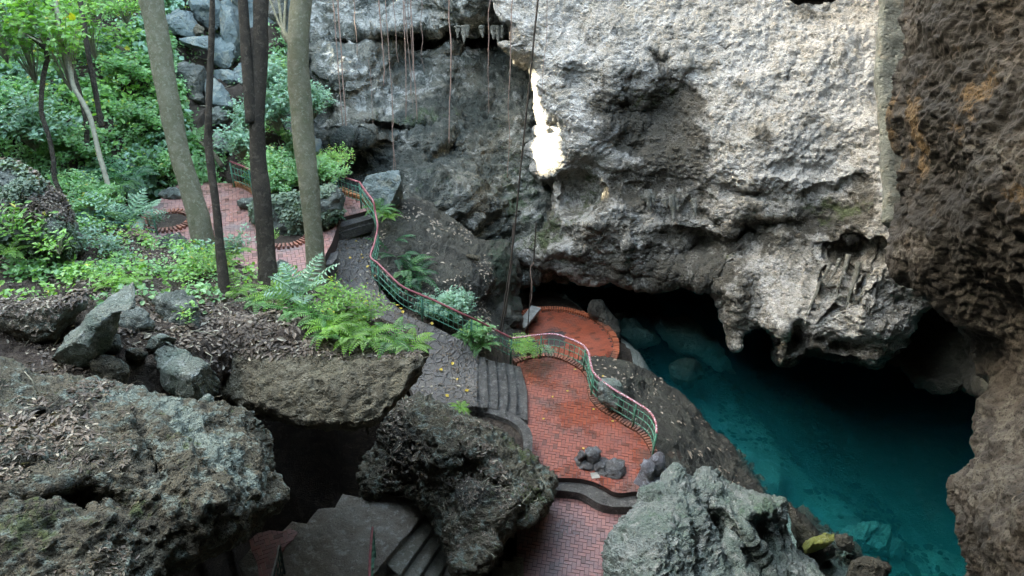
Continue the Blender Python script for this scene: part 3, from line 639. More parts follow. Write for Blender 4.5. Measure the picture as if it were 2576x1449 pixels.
# rock slope between platform and lake
def zds(L):                                      # heights turned into depths
    return [(u, v, (CAM_Z-z)/-float(rays([(u, v)])[0, 2])) for u, v, z in L]
SLOPE = [(1440, 900), (1540, 897), (1580, 911), (1640, 943), (1700, 985), (1735, 1022), (1791, 1080), (1831, 1102), (1860, 1152), (1885, 1180), (1900, 1206), (1925, 1240), (1930, 1300), (1800, 1300), (1680, 1270), (1625, 1180), (1640, 1146), (1610, 1100), (1540, 1052), (1480, 1010), (1460, 950)]
rock('rock_slope', SLOPE, zds([(1450, 900, 2.2), (1480, 920, 2.2), (1540, 900, 1.5), (1500, 1000, 2.3), (1600, 1000, 1.6), (1560, 950, 1.9), (1640, 1100, 2.35), (1660, 950, .6), (1740, 1030, .3), (1700, 1100, 1.7), (1790, 1080, .1), (1840, 1110, -.1), (1700, 1200, 2.1), (1900, 1220, -.2), (1800, 1250, 1.0), (1650, 1150, 2.4), (1780, 1150, .9), (1590, 1070, 2.3), (1540, 1040, 2.3)]),
     M_slope, step=11, sub=2, thick=.5, E=34, back=2.2, amp=(.12, .06, .04), sc=(.7, 1.8, 5), seed=51, keep='slope', stain=[(1760, 1130, 90, 40, .5, 50)], moss=[(1600, 960, 100, 40, .25, 35)])['kind'] = 'structure'

# ================================================================ paved terraces, stairs, path
def clip_poly(sub, rect):                        # Sutherland-Hodgman: any outline against a convex window
    out = list(map(tuple, sub))
    for i in range(len(rect)):
        a = rect[i]; b = rect[(i+1) % len(rect)]; inp = out; out = []
        if not inp: return []
        side = lambda p: (b[0]-a[0])*(p[1]-a[1])-(b[1]-a[1])*(p[0]-a[0])
        for k in range(len(inp)):
            p = inp[k-1]; q = inp[k]; sp, sq = side(p), side(q)
            if (sp >= 0) != (sq >= 0):
                t = sp/(sp-sq); out.append((p[0]+(q[0]-p[0])*t, p[1]+(q[1]-p[1])*t))
            if sq >= 0: out.append(q)
    return out
def paving(name, outline_xy, z, mat, parent, ang=0, bw=.105, gap=.013, seed=0, holes=()):
    """Herringbone bricks, each a little slab with its own tint, cut to the outline."""
    r = np.random.default_rng(seed); O = np.array(outline_xy); c, s = math.cos(ang), math.sin(ang)
    Rm = np.array([[c, s], [-s, c]]); L = O@Rm.T; lo = L.min(0)-.3; hi = L.max(0)+.3; mb = MB(); nx = int((hi[0]-lo[0])/bw)+1; ny = int((hi[1]-lo[1])/bw)+1
    if (np.roll(L[:, 0], -1)*L[:, 1]-L[:, 0]*np.roll(L[:, 1], -1)).sum() > 0: L = L[::-1]
    cen = []; br = []
    for i in range(nx):
        for j in range(ny):
            m = (i-j) % 4
            if m == 0: w, h = 2, 1
            elif m == 3: w, h = 1, 2
            else: continue
            jj = j if m == 0 else j
            x0 = lo[0]+i*bw; y0 = lo[1]+jj*bw; br.append((x0+gap/2, y0+gap/2, x0+w*bw-gap/2, y0+h*bw-gap/2))
    br = np.array(br); cen = np.stack([(br[:, 0]+br[:, 2])/2, (br[:, 1]+br[:, 3])/2], 1)
    ins = inpoly(cen, L); ed = edge_dist(cen, L)
    for k in range(len(br)):
        if not ins[k] and ed[k] > .16: continue
        x0, y0, x1, y1 = br[k]; rect = [(x0, y0), (x1, y0), (x1, y1), (x0, y1)]
        pl = rect if (ins[k] and ed[k] > .16) else clip_poly(L, rect)
        if len(pl) < 3: continue
        pl = np.array(pl)@Rm; keep = [0]
        if any(math.hypot(*(pl.mean(0)-h[:2])) < h[2] for h in holes): continue
        zt = z+r.normal(0, .0022); tx, ty = r.normal(0, .012, 2); cc = pl.mean(0); n = len(pl)
        top = np.c_[pl, zt+(pl-cc)@np.array([tx, ty])]; bot = np.c_[pl, np.full(n, z-.03)]
        mb.add(np.vstack([top, bot]), [tuple(range(n))]+[(i, i+n, (i+1) % n+n, (i+1) % n) for i in range(n)])
    return mb.build(name, mat, parent, False)
def world_xy(uvs, z): return PZ(np.array(uvs, float), z)[:, :2]
def slab_xy(name, xy, z, th, mat, parent=None, smooth=False):
    xy = np.asarray(xy); n = len(xy)
    area = (xy[:, 0]*np.roll(xy[:, 1], -1)-np.roll(xy[:, 0], -1)*xy[:, 1]).sum()
    if area < 0: xy = xy[::-1]
    from mathutils.geometry import tessellate_polygon
    tr = tessellate_polygon([[Vector((p[0], p[1], 0)) for p in xy]])
    V = np.vstack([np.c_[xy, np.full(n, z)], np.c_[xy, np.full(n, z-th)]]); F = []
    for t in tr:
        a, b, c = [xy[i] for i in t]
        F.append(t if (b[0]-a[0])*(c[1]-a[1])-(b[1]-a[1])*(c[0]-a[0]) > 0 else t[::-1])
    F += [(i, i+n, (i+1) % n+n, (i+1) % n) for i in range(n)]
    F = [tuple(f) if len(f) == 3 else tuple(f) for f in F]
    return obj(name, V, F, mat, parent, smooth)
def edging(name, line3, mat, parent, width=.17, h=.08, bw=.075, gap=.022, side=1, seed=0, drop=.1):
    """Bricks set on edge across a kerb line, one mesh for the kerb."""
    r = np.random.default_rng(seed); p = np.asarray(line3, float)
    L = np.linalg.norm(np.diff(p, axis=0), axis=1).sum(); n = max(3, int(L/(bw+gap))); q = spline(p, n) if len(p) > 2 else spline(p, n); t = np.gradient(q, axis=0); t[:, 2] = 0
    t /= np.linalg.norm(t, axis=1)[:, None]; mb = MB()
    for k in range(n):
        tt = t[k]; nn = np.array([-tt[1], tt[0], 0])*side; w = width*r.uniform(.92, 1.06); hh = h*r.uniform(.9, 1.1)
        a = r.normal(0, .04); tt = tt*math.cos(a)+nn*math.sin(a)
        c = q[k]+nn*w/2+np.array([0, 0, hh/2-drop/2]); mb.box(c, tt*bw/2, nn*w/2, np.array([0, 0, (hh+drop)/2]))
    return mb.build(name, mat, parent, False)

Z_PL, Z_LO, Z_UP, Z_TE = 2.8, 2.35, 6.45, 1.0
# --- main platform
edge_in = [(1300, 915), (1330, 905), (1369, 899), (1404, 904), (1440, 920), (1464, 937), (1476, 958), (1477, 985), (1488, 1012), (1509, 1033), (1539, 1051), (1571, 1072), (1598, 1087), (1616, 1104), (1631, 1128), (1640, 1150)]
front = [(1660, 1200), (1630, 1245), (1601, 1236), (1553, 1240), (1518, 1223), (1488, 1210), (1449, 1203), (1390, 1202), (1340, 1205)]
left = [(1335, 1150), (1325, 1060), (1316, 1000), (1308, 950)]
E3 = spline(PZ(edge_in, Z_PL), 60); Fr = spline(PZ(front[1:], Z_PL), 40)
plat_xy = np.vstack([E3[:, :2], world_xy([front[0]], Z_PL), Fr[:, :2], world_xy(left, Z_PL)])
pt = empty('brick_terrace', P(1450, 1100, 2.2), 'bottle-shaped red brick terrace with a curved green railing above the lake', 'terrace')
slab_xy('terrace_base', plat_xy, Z_PL-.012, .5, M_mort, pt)
AX = math.radians(84)
paving('paving', plat_xy, Z_PL, M_brick, pt, ang=math.radians(-8), seed=3)
edging('brick_kerb', E3, M_edge, pt, .2, .07, side=1, seed=5, bw=.065, gap=.03)
k0 = E3.copy(); 
mb = MB(); pp = P(1487, 1222, Z_PL); mb = MB().box(P(1497, 1196, Z_PL+.004), np.array([.11, .02, 0]), np.array([-.02, .10, 0]), np.array([0, 0, .008])); mb.build('cement_patch', M_conc, pt, False)
# curved step under the terrace front
st_top = spline(PZ([(1640, 1250), (1596, 1254), (1558, 1253), (1528, 1246), (1487, 1227), (1446, 1214), (1405, 1213), (1370, 1216), (1330, 1225)], Z_PL-.17), 40)
st_low = spline(PZ([(1640, 1278), (1575, 1275), (1537, 1274), (1504, 1265), (1479, 1250), (1454, 1239), (1405, 1234), (1370, 1238), (1330, 1248)], Z_PL-.17), 40)
cs = slab_xy('curved_step', np.vstack([st_top[:, :2]+np.array([0, .25]), st_low[::-1, :2]]), Z_PL-.17, .34, M_step, None)
tag(cs, 'wavy grey stone step between the upper and lower red brick floors', 'step')
# --- lower floor
low_xy = world_xy([(1640, 1255), (1600, 1230), (1450, 1200), (1330, 1215), (1300, 1330), (1300, 1400), (1298, 1560), (1560, 1560), (1560, 1400), (1600, 1300)], Z_LO)
lt = empty('lower_brick_floor', P(1430, 1380, 2.0), 'dull pink brick floor below the wavy step at the bottom edge', 'terrace')
slab_xy('floor_base', low_xy, Z_LO-.012, .3, M_mort, lt); paving('paving', low_xy, Z_LO, M_brickp, lt, ang=math.radians(-8), seed=13)
# --- round terrace by the water
c0 = P(1400, 862, Z_TE); RAD = 2.16; ang = np.linspace(0, 2*math.pi, 72, endpoint=False)
rt = empty('round_brick_terrace', (c0[0], c0[1], .3), 'round orange-red brick terrace at the water with a toothed brick rim', 'terrace')
cir = c0[:2]+RAD*np.stack([np.cos(ang), np.sin(ang)], 1)
slab_xy('terrace_base', cir, Z_TE-.012, 1.6, M_mort, rt)
def basket(name, cxy, R, z, mat, parent, hole=None):
    mb = MB(); r = np.random.default_rng(4); L = .2
    n = int(R/L)+2; a = math.radians(20); u = np.array([math.cos(a), math.sin(a)]); w = np.array([-u[1], u[0]])
    for i in range(-n, n+1):
        for j in range(-2*n, 2*n+1):
            c = cxy+u*(i+.5*(j % 2))*L+w*j*L*.5
            if np.linalg.norm(c-cxy) > R-.05: continue
            if hole is not None and hole(c): continue
            mb.box((c[0], c[1], z-.02+r.normal(0, .001)), (*(u*(L/2-.003)), 0), (*(w*(L/4-.003)), 0), (0, 0, .02))
    return mb.build(name, mat, parent, False)
pc = P(1447, 835, Z_TE)[:2]
basket('paving', c0[:2], RAD, Z_TE, M_brickt, rt, lambda c: abs(c[0]-pc[0]+.75) < .36 and abs(c[1]-pc[1]+.5) < .45)
cl = np.c_[c0[:2]+(RAD-.02)*np.stack([np.cos(np.linspace(-.9, 4.6, 90)), np.sin(np.linspace(-.9, 4.6, 90))], 1), np.full(90, Z_TE)]
edging('brick_rim', cl, M_edge_bright, rt, .22, .10, bw=.06, gap=.03, side=-1, seed=6)
# bench on the round terrace
b0 = P(1308, 822, Z_TE+.5); b1 = P(1349, 772, Z_TE+.5); bd = (b1-b0); Lb = np.linalg.norm(bd[:2]); bd = bd/np.linalg.norm(bd); bn = np.array([-bd[1], bd[0], 0])
bt = empty('stone_bench', ((b0+b1)/2)*[1, 1, 0]+[0, 0, Z_TE], 'long grey concrete bench with a green end on the round brick terrace', 'bench')
MB().box((b0+b1)/2-[0, 0, .05], bd*(Lb/2), bn*.2, (0, 0, .06)).build('seat', M_conc, bt, False)
for q, mt in ((b0+bd*.12, M_metal), (b1-bd*.15, M_conc)): MB().box(q-[0, 0, .30], bd*.10, bn*.14, (0, 0, .20)).build('leg', mt, bt, False)

# --- upper plaza
up = [(448, 462), (514, 458), (592, 462), (640, 484), (700, 505), (800, 505), (862, 488), (911, 507), (935, 527), (858, 547), (845, 580), (835, 610), (819, 640), (816, 660), (760, 690), (700, 720), (560, 720), (400, 660), (310, 600), (340, 560), (380, 520)]
up_xy = world_xy(up, Z_UP); ut = empty('brick_plaza', P(600, 560, 6.0), 'pinkish brick plaza between the tree trunks with two brick-ringed planters', 'plaza')
slab_xy('plaza_base', up_xy, Z_UP-.012, .5, M_mort, ut)
r1 = P(424, 558, Z_UP); r2 = P(716, 594, Z_UP)
paving('paving', up_xy, Z_UP, M_brickup, ut, ang=math.radians(20), bw=.12, seed=21, holes=((r1[0], r1[1], .6), (r2[0], r2[1], .6)))
def ring(name, c, R, a0, a1, label, mat=M_edge):
    an = np.linspace(a0, a1, 80); e = empty(name, (c[0], c[1], Z_UP), label, 'planter')
    edging('brick_ring', np.c_[c[0]+R*np.cos(an), c[1]+R*np.sin(an), np.full(80, Z_UP)], mat, e, .24, .09, bw=.065, gap=.03, side=-1, seed=int(R*100))
    cc = np.linspace(0, 2*math.pi, 30, endpoint=False); slab_xy('soil', np.array([c[0], c[1]])+R*np.stack([np.cos(cc), np.sin(cc)], 1), Z_UP+.012, .2, M_soil, e)
ring('round_planter', r1, .56, 0, 2*math.pi, 'round planter pit ringed with upright bricks beside the leaning pale trunk')
ring('round_planter', r2, .62, math.pi*.9, math.pi*2.15, 'brick-ringed planter curving under the shrub-covered rock')
for ln_, lab in (([(587, 468), (612, 474), (640, 492), (664, 508)], 'row of worn orange bricks on edge along the far plaza railing'), ([(850, 482), (864, 488), (890, 497), (911, 507), (930, 522)], 'short row of worn orange bricks on edge beside the green boulder')):
    o = edging('brick_kerb', PZ(ln_, Z_UP+.02), M_edge_orange, None, .24, .1, side=1, seed=9, bw=.07, gap=.04); tag(o, lab, 'kerb', 'plaza kerbs')
# two stone risers down to the path
for k, (z, off) in enumerate(((6.3, 0), (6.15, 13))):
    q = PZ([(838, 556+off), (858, 550+off), (935, 529+off), (960, 523+off), (964, 545+off), (940, 548+off), (862, 570+off), (842, 580+off)], z)
    tag(slab_xy('stone_step', q[:, :2], z, .3, M_step), ('upper', 'lower')[k]+' dark stone step from the brick plaza down to the stone path', 'step', 'steps between plaza and path')
tag(slab_xy('stone_block', world_xy([(818, 640), (850, 632), (848, 650), (835, 664), (812, 668), (800, 658)], 6.2), 6.2, .4, M_step), 'flat dark stone at the corner of the plaza by the right pale trunk', 'stone')

# --- path
pth = [(850, 545), (935, 528), (955, 545), (952, 600), (944, 650), (948, 715), (982, 760), (1030, 797), (1094, 823), (1168, 860), (1203, 888), (1199, 1021), (1160, 1024), (1119, 1025), (1090, 1020), (1065, 1014), (1041, 997), (1027, 958), (980, 930), (900, 880), (820, 800), (780, 700), (813, 655), (832, 600)]
pz = [(858, 548, 6.0), (935, 530, 6.0), (938, 650, 5.4), (815, 655, 5.9), (940, 715, 5.1), (1025, 797, 4.7), (1162, 860, 4.1), (1199, 890, 3.68), (1198, 1021, 3.65), (1030, 958, 3.8), (900, 860, 4.7), (790, 700, 5.7), (1100, 950, 3.85)]
pa = sheet('stone_path', pth, pz, M_path, step=10, sub=2, thick=.35, amp=.02, sc=3.5, keep='path', seed=6); struct(pa)
# --- stairs from the path to the terrace
tops = [(1199, 889), (1221, 901), (1245, 910), (1269, 914), (1290, 918), (1310, 922)]
bots = [(1197, 1022), (1226, 1026), (1251, 1029), (1275, 1037), (1298, 1046), (1327, 1058)]
stt = empty('stone_staircase', P(1260, 980, 2.6), 'five narrow rough grey stone steps from the stone path to the red terrace', 'stairs')
for k in range(5):
    z = 3.65-.142*(k+1)*1.0; zz = z
    a, b, c, d = tops[k], tops[k+1], bots[k+1], bots[k]
    def mid(p, q, du): return [(p[0]+(q[0]-p[0])*t+du*math.sin(math.pi*t)+(.8*math.sin(9*t+k)), p[1]+(q[1]-p[1])*t) for t in np.linspace(0, 1, 9)]
    ou = mid((a[0]-4, a[1]), (d[0]-4, d[1]), 2+k)+mid(b, c, 3+k)[::-1]
    sheet('step', ou, zz, M_step, step=5, sub=1, thick=.3, amp=.03, sc=7, seed=k+3, parent=stt)
# curved planter kerb beside the stairs
ko = spline(PZ([(1165, 1024), (1181, 1023), (1226, 1027), (1286, 1040), (1321, 1063), (1338, 1092), (1339, 1130), (1336, 1150)], 3.35), 40); ki = spline(PZ([(1190, 1034), (1232, 1040), (1286, 1060), (1312, 1086), (1317, 1122), (1310, 1150)], 3.35), 40)
kt = empty('curved_planter', P(1270, 1100, 2.8), 'half-round rough stone planter wall beside the stairs holding brown soil', 'planter')
def band(name, xy, z, th, mat, parent): 
    uvz = xy; o = slab_xy(name, xy, z, th, mat, parent, False); return o
band('rim', np.vstack([ko[:, :2], ki[::-1, :2]]), 3.35, .8, M_step, kt)
slab_xy('soil', np.vstack([ki[:, :2], world_xy([(1230, 1160), (1180, 1060)], 3.2)]), 3.18, .4, M_soil, kt)

# --- landing and stairs at the bottom
land = [(600, 1420), (640, 1372), (668, 1340), (700, 1346), (735, 1312), (772, 1318), (800, 1280), (842, 1276), (862, 1240), (905, 1252), (940, 1232), (985, 1244), (1042, 1252), (1086, 1275), (1060, 1305), (965, 1414), (935, 1449), (920, 1480), (640, 1480)]
lo_ = sheet('stone_landing', land, 3.3, M_land, step=12, sub=2, thick=2.5, amp=.05, seed=8); tag(lo_, 'dark flat stone landing at the head of the lower stairs', 'landing')
red = paving('red_brick_patch', world_xy([(630, 1372), (648, 1356), (680, 1346), (712, 1350), (734, 1342), (752, 1352), (738, 1372), (722, 1385), (712, 1404), (700, 1412), (704, 1440), (698, 1500), (660, 1500), (650, 1430), (636, 1400)], 3.2), 3.38, M_brickp, None, ang=.5, seed=31, gap=.008); tag(red, 'shaded patch of red paving left of the stone landing at the bottom edge', 'paving')
bs_ = empty('lower_stairs', P(1050, 1400, 2.2), 'wide diagonal flight of dark stone steps at the bottom edge', 'stairs')
for k in range(5):
    ox, oz = 33*k, 3.3-.17*(k+1)
    A = [(1086+ox, 1275+28*k), (1106+ox, 1294+28*k)]; 
    A = [[(1060, 1313), (1094, 1324)], [(1092, 1342), (1115, 1358)], [(1118, 1374), (1136, 1396)], [(1126, 1422), (1156, 1438)], [(1150, 1470), (1176, 1490)]][k]
    Bm = [[(975, 1412), (1004, 1449)], [(1010, 1449), (1035, 1480)], [(1045, 1464), (1070, 1500)], [(1085, 1486), (1100, 1520)], [(1100, 1510), (1130, 1540)]][k]
    q = [(A[0][0]-14, A[0][1]-16), A[1], Bm[1], (Bm[0][0]-14, Bm[0][1]-6)]
    sheet('step', q, oz, M_stepl, step=8, sub=1, thick=.35, amp=.012, sc=8, seed=k+23, parent=bs_)
rs_ = empty('side_steps', P(1290, 1430, 2.2), 'short flight of small grey steps meeting the lower brick floor', 'stairs')
for k, (u0, u1, v0) in enumerate(((1290, 1316, 1398), (1264, 1291, 1410), (1238, 1265, 1424))):
    sheet('step', [(u0, v0), (u1, v0+4), (u1+4, 1500), (u0, 1500)], Z_LO+.15*(k+1), M_stepl, step=7, sub=1, thick=.5, amp=.012, sc=8, seed=k+33, parent=rs_)

# ================================================================ railings
def railing(name, label, pts, foot, posts, r=.034, bars=(.30, .55, .78), picket=.16, mats=None, n=None, cat='railing', sway=0):
    """pts: (u, v) of the handrail with the floor height under it; posts: positions 0..1 along the rail."""
    mats = mats or (M_rail, M_metal); H = .95
    top = np.array([P(u, v, z+H) for u, v, z in pts])
    L = np.linalg.norm(np.diff(top, axis=0), axis=1).sum(); n = n or max(12, int(L/.12)); q = spline(top, n)
    e = empty(name, q[0]-[0, 0, H], label, cat, 'red and green railings')
    MB().tube(q, r, 8).build('handrail', mats[0], e)
    for t in posts:
        c = q[int(round(t*(n-1)))]; MB().tube([c-[0, 0, H+.08], c-[0, 0, .02]], .03, 6).build('post', mats[1], e)
    for b in bars: MB().tube(q-[0, 0, H-b], .015, 4, False).build('bar', mats[1], e)
    m = max(2, int(L/picket)); pk = MB(); qq = spline(q, m) if len(q) > 2 else q
    for c in qq: pk.tube([c-[0, 0, H-bars[0]+.06], c-[0, 0, H-bars[-1]-.04]], .011, 4)
    o = pk.build('pickets', mats[1], e)
    return e
railing('path_railing', 'long pink-topped railing running down the outer side of the stone path',
        [(904, 458, 6.45), (922, 484, 6.4), (939, 507, 6.3), (944, 534, 6.0), (950, 566, 5.8), (948, 586, 5.6), (941, 615, 5.45), (932, 646, 5.3), (951, 663, 5.2), (982, 694, 5.0), (1016, 723, 4.8), (1090, 755, 4.45), (1164, 790, 4.05), (1214, 813, 3.5), (1287, 851, 2.9)], None,
        (0, .16, .43, .62, .82, 1), bars=(.28, .52, .76))
railing('terrace_railing', 'curving railing with flaking pink handrail around the bottle-shaped terrace',
        [(1287, 851, 2.8), (1320, 847, 2.8), (1361, 842, 2.8), (1389, 840.6, 2.8), (1416, 846, 2.8), (1460, 864, 2.8), (1480, 885, 2.8), (1485, 910, 2.8), (1497, 942, 2.8), (1539, 976, 2.8), (1589, 1006, 2.8), (1631, 1033, 2.8), (1649, 1060, 2.8), (1652, 1090, 2.8)], None,
        (.005, .15, .38, .56, .80, .995), bars=(.25, .50, .75), picket=.17, mats=(M_railw, M_metal))
railing('plaza_railing', 'far railing behind the shrubs at the back of the brick plaza', [(578, 406, 6.45), (606, 416, 6.45), (640, 428, 6.45), (700, 424, 6.45), (760, 419, 6.45), (815, 424, 6.45), (869, 447, 6.45), (904, 458, 6.45)], None, (0, .2, .45, .75), bars=(.28, .52, .76))
railing('left_railing', 'thin dark-topped railing among plants left of the round planter', [(130, 504, 6.45), (180, 508, 6.45), (260, 514, 6.45), (330, 518, 6.45), (380, 524, 6.45)], None, (0, .5, 1), r=.025, bars=(.2, .35, .55, .75), mats=(M_barkd, M_metal))
railing('steps_railing', 'railing seen from above with blotchy pink handrail on the lower landing', [(937, 1327, 3.3), (934, 1360, 3.3), (931, 1400, 3.3), (929, 1470, 3.3), (928, 1530, 3.3)], None, (0, .5, 1), r=.03, bars=(.2, .4, .6, .8))
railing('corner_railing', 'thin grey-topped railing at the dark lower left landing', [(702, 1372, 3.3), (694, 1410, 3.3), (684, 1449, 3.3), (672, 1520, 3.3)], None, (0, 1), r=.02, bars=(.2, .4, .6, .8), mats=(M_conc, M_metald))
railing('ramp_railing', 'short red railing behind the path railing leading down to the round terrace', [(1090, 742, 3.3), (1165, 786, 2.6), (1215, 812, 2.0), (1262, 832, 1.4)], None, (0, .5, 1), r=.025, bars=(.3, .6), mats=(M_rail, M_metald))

# ================================================================ soil bank and boulders in the foreground
MOUND = [(-520, 620), (60, 600), (190, 588), (300, 588), (360, 610), (430, 640), (520, 662), (640, 682), (720, 706), (800, 745), (850, 770), (920, 800), (1000, 830), (1062, 876), (1072, 905), (1060, 930), (960, 960), (800, 1000), (640, 1060), (520, 1060), (300, 1060), (-60, 1040), (-520, 1040)]
mo = rock('soil_bank', MOUND, [(-500, 620, 17), (-500, 1000, 11.5), (0, 600, 18), (300, 600, 19.2), (500, 662, 18.8), (700, 710, 17.8), (840, 770, 16.6), (1055, 880, 15.4), (0, 760, 14.2), (300, 760, 15.2), (560, 760, 16.4), (0, 900, 12.8), (300, 900, 13.2), (500, 900, 14.2), (750, 830, 15.2), (300, 1020, 12.6), (900, 900, 15.2), (600, 1020, 15.6)],
          M_soil, step=13, sub=2, thick=.6, E=40, back=1.8, amp=(.14, .07, .04), sc=(.8, 2.2, 6), seed=61, keep='mound')
mo['kind'] = 'structure'
